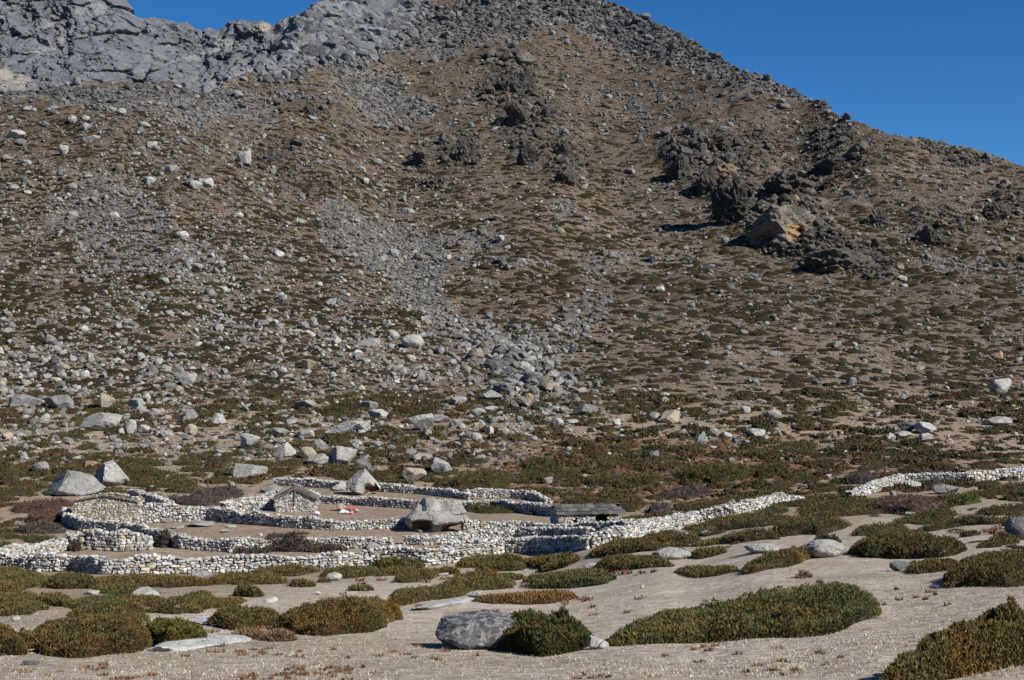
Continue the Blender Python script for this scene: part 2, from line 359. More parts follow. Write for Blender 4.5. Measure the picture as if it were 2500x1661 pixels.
Cm = lerp(Cm, np.array([.3, .3, .32]), .5 * sstep(.3, .6, fbm(Xm / 30 - Zm / 30, Zm / 90 + Xm / 110, 4, 105)))
lb = dblob([(600,75,26,16,-20,1),(310,28,22,12,60,.9),(40,190,70,25,30,.8),(500,110,25,14,-40,.4)], XSm, Vm)
Cm = lerp(Cm, np.array([.36, .32, .26]), .7 * lb)
Cm = np.concatenate([Cm, Cm[-1:]], 0)
nr, ncm = gm.shape[:2]; ii = np.arange(nr * ncm).reshape(nr, ncm)
qd = np.stack([ii[:-1, :-1], ii[:-1, 1:], ii[1:, 1:], ii[1:, :-1]], -1).reshape(-1, 4)
M_cliff = rockmat('cliff_rock', 'attr', .06, .28)
tag(link('mountain', mesh_np('mountain', gm.reshape(-1, 3), qd, M_cliff, False, Cm.reshape(-1, 3))), 'distant grey rock mountain with a jagged ridge behind the brown slope', None, None, 'structure')

# ------------------------------------------------------------------ rock shapes
def ico(level):
    bm = bmesh.new(); bmesh.ops.create_icosphere(bm, subdivisions=level, radius=1)
    V = np.array([v.co[:] for v in bm.verts]); Fc = np.array([[v.index for v in f.verts] for f in bm.faces]); bm.free(); return V, Fc
ICO = {l: ico(l) for l in (1, 2, 3, 4, 5)}     # level 1 = 20 faces
def rock_shape(level, seed, planes=14, kind=''):
    r_ = np.random.default_rng(seed); D, Fc = ICO[level]
    n = r_.normal(size=(planes, 3)); n /= np.linalg.norm(n, axis=1)[:, None]
    hgt = r_.uniform(.5, .82, planes)
    if kind == 'peak': n[:, 2] = np.abs(n[:, 2]) * .8 + .1; n /= np.linalg.norm(n, axis=1)[:, None]; hgt = r_.uniform(.5, .85, planes)
    if kind == 'slabby':
        n = np.array([(-.3,-.12,.95),(.9,0,.3),(0,-.93,.36),(-.8,-.3,.5),(-.5,-.75,.45),(.5,-.75,.5),(.35,0,.94),(0,.9,.4),(.1,-.5,.86)]); n /= np.linalg.norm(n, axis=1)[:, None]; hgt = np.array([.5,.85,.72,.74,.78,.8,.62,.8,.6])
    d = D @ n.T; r = np.min(np.where(d > .05, hgt / np.maximum(d, .05), 9), axis=1)
    cap = 1.08 if kind != 'round' else .82
    r = np.minimum(r, cap if kind != 'peak' else 1.5)
    if kind == 'round': r = .35 * r + .65 * .8
    V = D * r[:, None]
    if level >= 3:
        nn = fbm(V[:, 0] * 3 + seed, V[:, 1] * 3 + V[:, 2] * 2.3, 3, seed % 97)
        nn2 = fbm(V[:, 0] * 8 + seed, V[:, 1] * 8 + V[:, 2] * 7.3, 2, seed % 89)
        V = V * (1 + (.05 if kind != 'round' else .09) * nn + .025 * nn2)[:, None]
    if kind == 'crag':
        q1, _ = facet(V[:, 0] * 2.2 + V[:, 2] * .9 + seed, V[:, 1] * 2.2 + V[:, 2] * 2, seed % 71, 1.2); q2, _ = facet(V[:, 0] * 5 + V[:, 2] * 2 + seed, V[:, 1] * 5 - V[:, 2] * 4.5, seed % 67, 1.4)
        q3, _ = facet(V[:, 0] * 11 + V[:, 2] * 3, V[:, 1] * 11 - V[:, 2] * 10, seed % 61, 1.4); s1 = 1 - 2.4 * np.abs(fbm(V[:, 0] * 1.6 + seed, V[:, 2] * 4.5 + V[:, 1] * 2, 5, seed % 59, .6)); s2 = 1 - 2.2 * np.abs(fbm(V[:, 0] * 5 + V[:, 2] * 2, V[:, 1] * 5 + seed, 4, seed % 53, .6))
        V = V * (1 + .22 * q1 + .12 * q2 + .05 * q3 + .16 * s1 + .09 * s2)[:, None]
    V = V - (V.max(0) + V.min(0)) / 2; V = V / (V.max(0) - V.min(0))
    if kind == 'peak':
        zz = np.clip(V[:, 2] + .5, 0, 1); V[:, 0] = (V[:, 0] - .04) * (1.05 - .36 * zz ** 1.6); V[:, 1] = V[:, 1] * (1.05 - .4 * zz)
        V = V / (V.max(0) - V.min(0))
    V[:, 2] += .5
    return V, Fc
def batch(variants, idx, pos, scale, rotz, tilt, slope=None):
    """variants: list of (V, F) of equal topology"""
    VV = np.stack([v for v, _ in variants]); Fc = variants[0][1]; n = len(idx)
    L = VV[idx] * scale[:, None, :]
    ct, st = np.cos(tilt)[:, None], np.sin(tilt)[:, None]
    x, y, z = L[..., 0], L[..., 1], L[..., 2]
    y, z = y * ct - z * st, y * st + z * ct
    cz, sz = np.cos(rotz)[:, None], np.sin(rotz)[:, None]
    x, y = x * cz - y * sz, x * sz + y * cz
    if slope is not None: z = z + slope[:, :1] * x + slope[:, 1:] * y
    P = np.stack([x, y, z], -1) + pos[:, None, :]
    m = VV.shape[1]
    Fa = (Fc[None] + (np.arange(n) * m)[:, None, None]).reshape(-1, Fc.shape[1])
    return P.reshape(-1, 3), Fa, m

PLACED = []     # (x, Y, radius) of boulders placed by hand
OCC = []        # boxes in photo pixels
PALE, GREY, DARK, TAN, WHITE, OCHRE = (.37,.36,.335), (.27,.268,.255), (.17,.17,.168), (.36,.31,.235), (.5,.49,.46), (.36,.26,.16)
def boulder(x0, x1, yt, yb, label, col=PALE, kind='', seed=None, depth=.85, rot=0., group=None, mat=None, name='boulder', sink=.12, cat='boulder', level=None, stain=None):
    xc = (x0 + x1) / 2; wpx = x1 - x0
    if seed is None: seed = int(x0 * 7 + yb * 3)
    x, Y, z = at(xc, yb - 1); s = Y / F
    wd = wpx * s; dp = wd * depth; hh = max((yb - yt) * s, .05)
    gx = (hz(x + .4 * wd, Y) - hz(x - .4 * wd, Y)) / max(.8 * wd, .01)
    hh = max(hh - dp * .5 * max(0, -Vdir(x, Y)), hh * .72) * (1 + sink)
    if level is None: level = 5 if wpx > 80 else 4 if wpx > 34 else 3
    V, Fc = rock_shape(level, seed, 13 if kind != 'round' else 18, kind)
    V = V * np.array([wd, dp, hh])
    cc_ = None
    if stain:
        mat = M_crag3; px_ = xc + V[:, 0] / s; py_ = yb - V[:, 2] / s; cc_ = np.broadcast_to(np.array(col, float), V.shape).copy() * (1 + .15 * fbm(V[:, 0] * .8, V[:, 2] * .8, 3, 3))[:, None]
        for sx0, sx1, sy0, sy1, sc in stain: cc_ = lerp(cc_, np.array(sc), ((np.abs(px_ - (sx0 + sx1) / 2 + 6 * fbm(px_ / 9, py_ / 9, 2, 4)) < (sx1 - sx0) / 2) & (np.abs(py_ - (sy0 + sy1) / 2 + 6 * fbm(px_ / 9, py_ / 9, 2, 8)) < (sy1 - sy0) / 2)).astype(float) * .9)
    if rot: V[:, :2] = V[:, :2] @ np.array([[math.cos(rot), math.sin(rot)], [-math.sin(rot), math.cos(rot)]])
    yc = Y + dp * .42
    zc = min(z, hz(x, yc)) - hh * sink / (1 + sink)
    me = mesh_np(name, V, Fc, mat or M_boulder, False, cc_)
    o = link(name, me, None, (x, yc, zc)); j = random.Random(seed).uniform(.9, 1.1)
    o.color = (col[0] * j, col[1] * j, col[2] * j, 1)
    tag(o, label, cat, group); PLACED.append((x, yc, wd / 2)); OCC.append((x0, yt, x1, yb))
    return o
def Vdir(x, Y): return -0.15     # tilt of the view above the ground, about

M_crag3 = rockmat('outcrop_rock_stained', 'attr', .25, .45)
# ------------------------------------------------------------------ boulders placed one by one
BL = [
 (98,243,1146,1214,'broad grey boulder with a dark cleft beside the pointed boulder, behind the gabled stone hut',GREY,'peak'),
 (212,311,1124,1190,'pointed pale grey boulder rising right of the broad cleft boulder',PALE,'peak'),
 (193,238,1124,1148,'small orange stained boulder behind the gap between the two great boulders',OCHRE,''),
 (74,116,1127,1156,'small rounded grey boulder left of the two great boulders',GREY,'round'),
 (186,289,1003,1054,'large pale block with a flat lit face standing alone on the left flat',PALE,''),
 (95,175,960,1005,'wide grey boulder in the cluster above the large pale block',GREY,''),
 (5,87,960,1001,'dark hollowed boulder near the left end of the boulder line',GREY,''),
 (238,278,958,1003,'upright tan sided boulder behind the large pale block',TAN,''),
 (307,347,971,998,'pale split boulder right of the upright tan sided one',PALE,''),
 (434,479,997,1033,'grey boulder with shaded left side leaning right on the flat',GREY,''),
 (508,551,1008,1038,'smooth pointed pale boulder right of the leaning grey one',PALE,'peak'),
 (447,479,1035,1064,'tan faced block just below the leaning grey boulder',TAN,''),
 (300,330,1024,1061,'stacked pale boulder immediately right of the large pale block',PALE,''),
 (328,362,1036,1061,'low pale boulder at the right foot of the stacked one',PALE,''),
 (585,633,1056,1097,'long slanting pale boulder sloping down to the right',PALE,''),
 (657,704,1043,1067,'low dark topped boulder left of the long whitish boulder',GREY,''),
 (787,900,1021,1067,'long whitish boulder with creased sides, widest on the boulder field',PALE,''),
 (993,1059,1007,1054,'tall creased white boulder with a shadowed left side',PALE,''),
 (670,723,1079,1119,'pointed pale boulder, first of the group above the back wall',PALE,'peak'),
 (728,771,1090,1122,'round tan boulder, second of the group above the back wall',TAN,'round'),
 (747,818,1106,1139,'low wedge boulder in front of the round tan one',PALE,''),
 (795,869,1086,1139,'largest angular block of the group above the back wall',PALE,''),
 (863,906,1119,1147,'dark cracked boulder at the right foot of the largest angular block',DARK,''),
 (763,797,1072,1098,'grey boulder behind the round tan one',GREY,''),
 (980,1041,1140,1180,'ochre sided dark boulder alone above the back wall',TAN,''),
 (1051,1104,1117,1160,'pale blocky boulder at the left edge of the brown hummock',PALE,''),
 (567,651,1130,1172,'broad pale boulder over bushes above the purple scrub',PALE,''),
 (977,1033,814,852,'round whitish boulder with an ochre underside high on the slope',PALE,'round'),
 (869,927,823,848,'flat grey slab boulder left of the round whitish boulder',GREY,''),
 (858,886,853,874,'small bright triangular boulder below the flat grey slab',WHITE,'peak'),
 (430,477,910,943,'long leaning grey boulder on the left slope above the flat',GREY,''),
 (121,154,885,910,'dark grey boulder alone on the left slope',DARK,''),
 (736,773,876,902,'tan tinged boulder in the middle of the stony slope',TAN,''),
 (879,924,978,1003,'grey boulder above the long whitish boulder',GREY,''),
 (895,948,998,1022,'pale low boulder between the long whitish and the tall creased boulders',PALE,''),
 (1168,1226,950,982,'dark fronted boulder at the foot of the rock stream',GREY,''),
 (1213,1260,932,958,'tan edged boulder above the dark fronted one in the rock stream',TAN,''),
 (712,771,974,1003,'long low boulder with a shadowed underside above the long whitish one',GREY,''),
 (723,768,1048,1072,'pale boulder left of the long whitish boulder',PALE,''),
 (381,413,676,698,'grey boulder in the middle of the left scree',GREY,''),
 (461,493,640,661,'upright grey boulder above the left scree',GREY,''),
 (1001,1059,1106,1128,'low grey boulder above the ochre sided dark one',GREY,''),
 (3,58,312,343,'large pale boulder at the left edge below the upper rim',PALE,''),
 (137,165,352,380,'tall pale boulder below the upper rim on the left',PALE,''),
 (196,244,326,348,'grey boulder overhanging a dark hollow near the upper rim',GREY,''),
 (354,382,343,364,'smooth pale boulder right of the dark hollow',PALE,''),
 (458,492,438,466,'left one of two touching pale boulders high on the left slope',PALE,''),
 (488,519,432,458,'right one of two touching pale boulders high on the left slope',PALE,''),
 (400,434,401,422,'grey boulder just above the two touching pale boulders',GREY,''),
 (347,379,429,450,'wedge boulder left of the two touching pale boulders',PALE,''),
 (575,612,363,406,'tall pale boulder pile on the edge of the left spur',PALE,''),
 (197,218,281,297,'small white boulder near the top of the left slope',WHITE,''),
 (331,365,294,317,'grey boulder near the top of the left slope',GREY,''),
 (572,593,515,532,'small pale boulder on the right edge of the left spur',PALE,''),
 (720,747,532,548,'flat pale boulder beside the gully scree',PALE,''),
 (265,291,516,538,'pale boulder at the top of the left scree',PALE,''),
 (236,265,577,599,'dark boulder inside the left scree',DARK,''),
 (1398,1462,983,1017,'big square grey boulder right of the rock stream foot',GREY,''),
 (1613,1663,1000,1037,'ochre faced boulder on the crest of the brown hummock',TAN,''),
 (1584,1613,1005,1030,'grey boulder leaning on the ochre faced one',GREY,''),
 (1809,1834,991,1012,'round grey boulder on the flat right of the hummock',PALE,'round'),
 (1872,1912,1000,1027,'dome shaped grey boulder standing alone on the right flat',PALE,'round'),
 (2422,2478,921,961,'large pale boulder near the right edge on the slope',PALE,''),
 (2238,2293,1029,1062,'pale lumpy boulder in the right hand cluster',PALE,''),
 (2195,2238,1029,1056,'dark boulder at the left of the right hand cluster',DARK,''),
 (2418,2479,1015,1041,'long pale boulder near the right edge of the flat',PALE,''),
 (1825,1872,1045,1069,'pale triangular boulder on the flat left of centre right',PALE,''),
 (1698,1729,1053,1090,'pile shaped pale boulder below the flat',PALE,''),
 (1584,1610,1100,1125,'dark tall boulder among the hummock bushes',DARK,''),
 (2036,2058,833,850,'dark boulder with a white edge alone on the right slope',GREY,''),
 (1711,1748,643,660,'black flat boulder under the crag',DARK,''),
 (1602,1623,698,715,'small white boulder on the open right slope',WHITE,''),
 (1871,1886,733,745,'tiny white block on the right slope',WHITE,''),
 (2453,2471,824,842,'yellowish boulder near the right edge of the slope',TAN,''),
 (2428,2452,857,878,'orange boulder below the yellowish one',OCHRE,''),
 (1766,1790,1054,1070,'low pale boulder left of the triangular one',PALE,''),
 (1340,1377,1019,1044,'pale boulder at the lower end of the rock stream',PALE,''),
 (1377,1417,1023,1039,'flat pale boulder touching the one at the stream end',PALE,''),
 (1493,1516,1023,1041,'white boulder between the square grey and the ochre faced boulders',WHITE,''),
 (2248,2280,1056,1079,'pale boulder below the lumpy one in the right hand cluster',PALE,''),
 (2185,2232,1052,1068,'long flat pale boulder under the dark one in the right hand cluster',PALE,''),
 (1324,1351,1164,1184,'pale stone in the brown scrub above the slate roofed hut',PALE,''),
 (1268,1312,902,926,'grey slab topping the rock stream boulder heap',GREY,''),
 (1330,1376,904,930,'pale broken block on the right of the rock stream heap',PALE,''),
 (1325,1368,932,960,'tan grey block in the middle of the rock stream heap',TAN,''),
 (1252,1284,912,940,'pale block on the left of the rock stream heap',PALE,''),
 (1281,1304,960,988,'yellow tan boulder standing out of the rock stream heap',OCHRE,''),
 (1385,1412,914,940,'upright grey block at the right side of the rock stream heap',GREY,''),
 (1399,1432,944,966,'pale wedge at the lower right of the rock stream heap',PALE,''),
 (1190,1222,925,948,'grey boulder on the upper left of the rock stream heap',GREY,''),
 (1100,1140,968,990,'pale boulder left below the rock stream',PALE,''),
 (1150,1186,996,1018,'flat grey boulder left of the square grey boulder',GREY,''),
 (1180,1216,990,1008,'small pale boulder beside the flat grey one',PALE,''),
 (1060,1100,1014,1034,'low pale boulder right of the tall creased white one',PALE,''),
 (1120,1150,1076,1100,'ochre tinted stone at the top left of the brown hummock',TAN,''),
 (1150,1178,1056,1080,'pale stone on the skyline of the brown hummock',PALE,''),
 (630,686,1185,1206,'flat topped grey rock left of the back wall start',GREY,''),
 (808,846,1177,1200,'white block built against the cave boulder in the back wall',WHITE,''),
 (892,925,1324,1344,'grey block beside the gap in the middle wall',GREY,''),
 (457,512,1391,1414,'grey block at the foot of the long front wall',GREY,''),
 (1773,1804,1217,1237,'dark pointed rock behind the right part of the front wall',DARK,'peak'),
 (2283,2350,1180,1207,'dark topped slanting boulder below the right wall',GREY,''),
 (2172,2275,1176,1193,'long whitish slab below the right wall',WHITE,'flat'),
 (2172,2196,1198,1222,'grey knob shaped rock left of the red brown scrub',GREY,''),
 (2213,2246,1250,1265,'small white rock below the red brown scrub',WHITE,''),
 (1595,1692,1333,1368,'whitish boulder topped by a small stone, below the front wall',PALE,'round'),
 (1645,1686,1297,1320,'rounded grey boulder above the stone topped one',PALE,'round'),
 (1709,1741,1294,1309,'small grey boulder in the bushes near the front wall',GREY,'round'),
 (1823,1911,1323,1351,'low rounded boulder with russet scrub at its foot',PALE,'round'),
 (1971,2069,1313,1363,'pale boulder half covered by a dark spreading bush',PALE,'round'),
 (2466,2545,1258,1320,'dark grey boulder cut by the right edge',DARK,'round'),
 (2176,2224,1368,1396,'dark grey rock at the left end of a bush on the right meadow',DARK,''),
 (313,384,1432,1472,'pale angular lichened boulder in the left foreground scrub',PALE,''),
 (417,452,1475,1498,'round white boulder in the left foreground',WHITE,'round'),
 (491,518,1468,1482,'small grey rounded stone right of the round white boulder',GREY,'round'),
 (791,833,1397,1420,'smooth whitish boulder near the foot of the front wall',PALE,'round'),
 (643,677,1457,1472,'low white rock behind the large russet bush',WHITE,''),
 (765,783,1443,1454,'tiny white rock above the large russet bush',WHITE,''),
 (700,735,1411,1432,'dark rock with a bush at its right side',DARK,''),
 (1137,1180,1441,1461,'pale rock at the upper end of the lichened slab',PALE,''),
 (1058,1282,1490,1588,'great grey boulder with white lichen patches left of the round juniper',(.25,.26,.27),'dome'),
 (1432,1488,1553,1587,'whitish rock at the right foot of the round juniper',WHITE,''),
 (1271,1298,1423,1436,'grey stone below the middle bushes',GREY,''),
 (1415,1430,1421,1432,'small white block on the meadow',WHITE,''),
 (1563,1573,1429,1438,'tiny cream stone alone on the open meadow',(.6,.56,.46),''),
 (1424,1458,1375,1386,'pale flat stone between the middle bushes',PALE,''),
 (24,47,1505,1518,'white round stone near the left edge',WHITE,'round'),
 (48,88,1611,1626,'dark low stone in the bottom left corner of the meadow',DARK,'flat'),
 (697,717,1593,1605,'white stone on the bottom meadow',WHITE,''),
 (741,751,1601,1609,'tiny white stone right of the other on the bottom meadow',WHITE,''),
 (838,850,1395,1404,'small white stone beside the smooth whitish boulder',WHITE,''),
 (1068,1096,1399,1408,'white flat stone below the small dark bushes',WHITE,'flat'),
 (996,1014,1449,1457,'small grey stone at the tip of the long bush',GREY,''),
 (545,576,1284,1290,'white flat stone on the bare ground of the yard',WHITE,'flat'),
 (536,560,1293,1302,'white stone in the middle of the yard',WHITE,''),
 (414,446,1284,1293,'flat pale stone at the left side of the yard',PALE,'flat'),
 (625,640,1303,1311,'small pale stone near the purple bush in the yard',PALE,''),
 (455,520,1272,1289,'low grey bedrock showing through the yard ground',GREY,'flat'),
 (390,425,1267,1278,'grey rock against the inner wall',GREY,'flat'),
 (560,570,1215,1222,'pale stone above the inner wall',PALE,''),
]
for r_ in BL:
    x0, x1, yt, yb, lab, col, kd = r_
    if 1180 < x0 < 1440 and 895 < yt < 1000: col = tuple(q_ * .74 for q_ in col)
    kk = dict(col=col, kind=kd)
    if kd == 'flat': kk.update(kind='', depth=1.1)
    if kd == 'dome': kk.update(kind='slabby', depth=.8, mat=M_lichen2, seed=12178)
    if kd == 'round': kk['mat'] = M_lichen if yb > 1300 else M_boulder
    if yb > 1380 and kd == '': kk['mat'] = M_lichen
    boulder(x0, x1, yt, yb, lab, name='stone' if x1 - x0 < 30 and yb > 1200 else 'boulder', cat='stone' if x1 - x0 < 30 and yb > 1200 else 'boulder', **kk)

OC = [
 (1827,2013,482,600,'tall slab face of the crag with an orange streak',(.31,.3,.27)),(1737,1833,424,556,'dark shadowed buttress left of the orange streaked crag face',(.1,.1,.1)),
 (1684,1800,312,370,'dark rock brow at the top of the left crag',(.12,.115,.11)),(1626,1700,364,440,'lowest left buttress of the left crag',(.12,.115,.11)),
 (1960,2182,588,672,'long layered outcrop at the foot of the crag',(.17,.165,.155)),(1991,2100,372,425,'dark ragged outcrop on the upper right of the crag',(.13,.13,.13)),
 (1700,1760,400,470,'brown rock rib between the two left buttresses',(.16,.14,.12)),(1870,2010,400,470,'broad dark outcrop above the orange streaked crag face',(.14,.135,.13)),
 (2240,2310,540,604,'rounded dark outcrop on the right slope',(.14,.13,.12)),(2404,2480,485,540,'dark outcrop at the right edge of the slope',(.14,.13,.12)),
 (1096,1170,334,402,'grey domed outcrop in the middle of the slope',(.17,.17,.16)),(1218,1303,159,228,'dark outcrop high on the central rib',(.13,.13,.13)),
 (1230,1300,240,310,'dark outcrop halfway down the central rib',(.14,.135,.13)),(1260,1316,345,404,'small dark outcrop at the foot of the central rib',(.14,.135,.13)),
 (1345,1403,335,392,'right hand outcrop at the foot of the central rib',(.14,.135,.13)),(1350,1420,395,455,'lowest outcrop of the central rib',(.15,.14,.13)),
 (1006,1059,350,397,'small outcrop left of the grey domed one',(.16,.155,.145)),(731,784,249,283,'dark outcrop under the upper saddle',(.13,.125,.12)),
 (2110,2180,500,560,'low outcrop between the crag and the right hand outcrop',(.15,.145,.13))]
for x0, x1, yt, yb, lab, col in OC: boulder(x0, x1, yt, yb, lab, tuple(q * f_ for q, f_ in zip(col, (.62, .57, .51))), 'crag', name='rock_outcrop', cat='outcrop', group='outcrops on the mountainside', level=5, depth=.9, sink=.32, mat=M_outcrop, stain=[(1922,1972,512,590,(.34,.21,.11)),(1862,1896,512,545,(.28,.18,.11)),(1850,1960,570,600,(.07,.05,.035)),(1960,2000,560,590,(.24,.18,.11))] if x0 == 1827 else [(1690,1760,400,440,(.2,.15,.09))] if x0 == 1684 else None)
# flat slabs lying in the turf
def slab(x0, y0, x1, y1, th, label, col, seed):
    a = at(x0, y0); b_ = at(x1, y1); cx_, cy_ = (a[0] + b_[0]) / 2, (a[1] + b_[1]) / 2
    L = math.hypot(b_[0] - a[0], b_[1] - a[1]); ang = math.atan2(b_[1] - a[1], b_[0] - a[0])
    wpx = th * cy_ / F / .17
    V, Fc = rock_shape(4, seed, 14); V = V * np.array([L, wpx, .3])
    ca, sa = math.cos(ang), math.sin(ang); x, y = V[:, 0] * ca - V[:, 1] * sa, V[:, 0] * sa + V[:, 1] * ca
    z = height(x + cx_, y + cy_) - hz(cx_, cy_) + V[:, 2] - .13
    o = link('rock_slab', mesh_np('rock_slab', np.stack([x, y, z], -1), Fc, M_lichen), None, (cx_, cy_, hz(cx_, cy_)))
    o.color = (*col, 1); tag(o, label, 'rock slab')
slab(402, 1592, 590, 1556, 26, 'long pale lichened slab flush with the turf below the russet bush', (.5,.5,.48), 5)
slab(488, 1526, 600, 1510, 30, 'white cracked slab lying between two bushes in the left foreground', (.58,.58,.57), 8)
slab(1022, 1492, 1148, 1464, 15, 'flat lichened slab slanting up right on the middle meadow', (.4,.41,.41), 12)
slab(1325, 1429, 1386, 1425, 6, 'thin grey slab edge below the middle bushes', (.38,.39,.4), 15)
slab(215, 1453, 248, 1447, 5, 'thin grey slab among the left scrub', (.38,.38,.38), 18)

# boulder with a hollow in the back wall
def hollow_boulder(x0, x1, yt, yb, label, hx, hzt, seed, col, wid, inner=(.2,.13,.08), kind='peak'):
    x, Y, z = at((x0 + x1) / 2, yb - 1); s = Y / F; wd, hh = (x1 - x0) * s, (yb - yt) * s; dp = wd * .8
    D, Fc = ICO[5]; V, _ = rock_shape(5, seed, 10, kind)
    V = V * np.array([wd, dp, hh * 1.05])
    tx = (hx - (x0 + x1) / 2) * s
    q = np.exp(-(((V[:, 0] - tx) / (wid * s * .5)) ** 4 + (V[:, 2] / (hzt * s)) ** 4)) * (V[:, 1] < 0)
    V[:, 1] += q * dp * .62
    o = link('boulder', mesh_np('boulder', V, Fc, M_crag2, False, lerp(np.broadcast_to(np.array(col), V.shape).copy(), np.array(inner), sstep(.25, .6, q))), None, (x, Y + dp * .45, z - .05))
    tag(o, label, 'boulder'); PLACED.append((x, Y + dp * .45, wd / 2)); return o
M_crag2 = rockmat('boulder_rock_two_tone', 'attr', 1.0, .4)
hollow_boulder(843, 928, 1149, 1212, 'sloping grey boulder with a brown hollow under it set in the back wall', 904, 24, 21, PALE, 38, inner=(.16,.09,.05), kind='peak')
# split boulder at the middle of the yards
sx, sY, sz = at(1065, 1303); s_ = sY / F
sp = empty('split_boulder', (sx, sY, sz)); tag(sp, 'huge split boulder with two upper lobes over dark hollows between the yards', 'boulder')
def blk(name, x0, x1, yt, yb, seed, col, dy, dep, kind='', cav=None):
    wd = (x1 - x0) * s_; hh = (yb - yt) * s_; dp = dep
    V, Fc = rock_shape(5, seed, 11, kind); V = V * np.array([wd, dp, hh])
    c_ = np.broadcast_to(np.array(col), V.shape).copy()
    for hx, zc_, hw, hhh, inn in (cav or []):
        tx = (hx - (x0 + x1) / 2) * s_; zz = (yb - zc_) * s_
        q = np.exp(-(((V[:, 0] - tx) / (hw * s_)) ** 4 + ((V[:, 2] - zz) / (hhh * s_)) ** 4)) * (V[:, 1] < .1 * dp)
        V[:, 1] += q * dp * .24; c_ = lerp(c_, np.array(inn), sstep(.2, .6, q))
    return link(name, mesh_np(name, V, Fc, M_crag2, False, c_), sp, (((x0 + x1) / 2 - 1065) * s_, dy, (1303 - yb) * s_ - .05))
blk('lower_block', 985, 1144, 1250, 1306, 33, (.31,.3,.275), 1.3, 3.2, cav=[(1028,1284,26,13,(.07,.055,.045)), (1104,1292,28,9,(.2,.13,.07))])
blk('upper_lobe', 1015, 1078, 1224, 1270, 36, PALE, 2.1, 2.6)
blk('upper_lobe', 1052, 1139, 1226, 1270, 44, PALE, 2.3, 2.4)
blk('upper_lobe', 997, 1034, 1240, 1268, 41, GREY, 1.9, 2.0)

# ------------------------------------------------------------------ dry stone walls
STL = []
def stone_variants(n, seed):
    out = []
    bm = bmesh.new(); bmesh.ops.create_cube(bm, size=1); bmesh.ops.subdivide_edges(bm, edges=bm.edges[:], cuts=1, use_grid_fill=True)
    bm.verts.index_update(); V0 = np.array([v.co[:] for v in bm.verts]); Fc = np.array([[v.index for v in f.verts] for f in bm.faces]); bm.free()
    r_ = np.random.default_rng(seed)
    for i in range(n):
        L = np.linalg.norm(V0, axis=1)[:, None]; V = V0 * (.62 + .38 * (.5 / L))
        V = V * (1 + r_.uniform(-.22, .22, V.shape)); V[:, 0] += V[:, 2] * r_.uniform(-.25, .25); V[:, 2] += V[:, 0] * r_.uniform(-.2, .2)
        V = V / (V.max(0) - V.min(0)); out.append((V, Fc))
    return out
STV = stone_variants(20, 3)
STL += [(lambda v, f: (v - [0, 0, .5], f))(*rock_shape(1, 900 + i, 16)) for i in range(16)]
STM = [mesh_np('stone', v, f, M_stone) for v, f in STV]
M_core = plain('wall_core_rubble_darkened', (.07,.065,.06), .95, 4)  # core darkened so the gaps between stones read as deep shade
def stone_col(r_, warm=.2):
    g = r_.uniform(.3, .68)
    if r_.random() < .12: g *= .5
    if r_.random() < warm: return (g, g * .9, g * .7)
    return (g, g * .99, g * .96)
def lay(root, stones, limit=300):
    """stones: list of (pos, size3, rotz, tilt, col, importance); the most important as parts, the rest joined"""
    stones.sort(key=lambda s_: -s_[5]); ro = np.array(root.location)
    for p, sz_, rz, tl, col, _ in stones[:limit]:
        o = bpy.data.objects.new('stone', random.choice(STM)); COL.objects.link(o); o.parent = root
        o.location = np.array(p) - ro; o.scale = sz_; o.rotation_euler = (tl, 0, rz); o.color = (*col, 1)
    rest = stones[limit:]
    if rest:
        n = len(rest); P_, F_, m = batch(STL, rng.integers(0, len(STL), n), np.array([s_[0] for s_ in rest]) - ro, np.array([s_[1] for s_ in rest]), np.array([s_[2] for s_ in rest]), np.array([s_[3] for s_ in rest]))
        o = link('small_stones', mesh_np('small_stones', P_, F_, M_stone_a, False, np.repeat(np.array([s_[4] for s_ in rest]), m, 0)), root); o['kind'] = 'stuff'
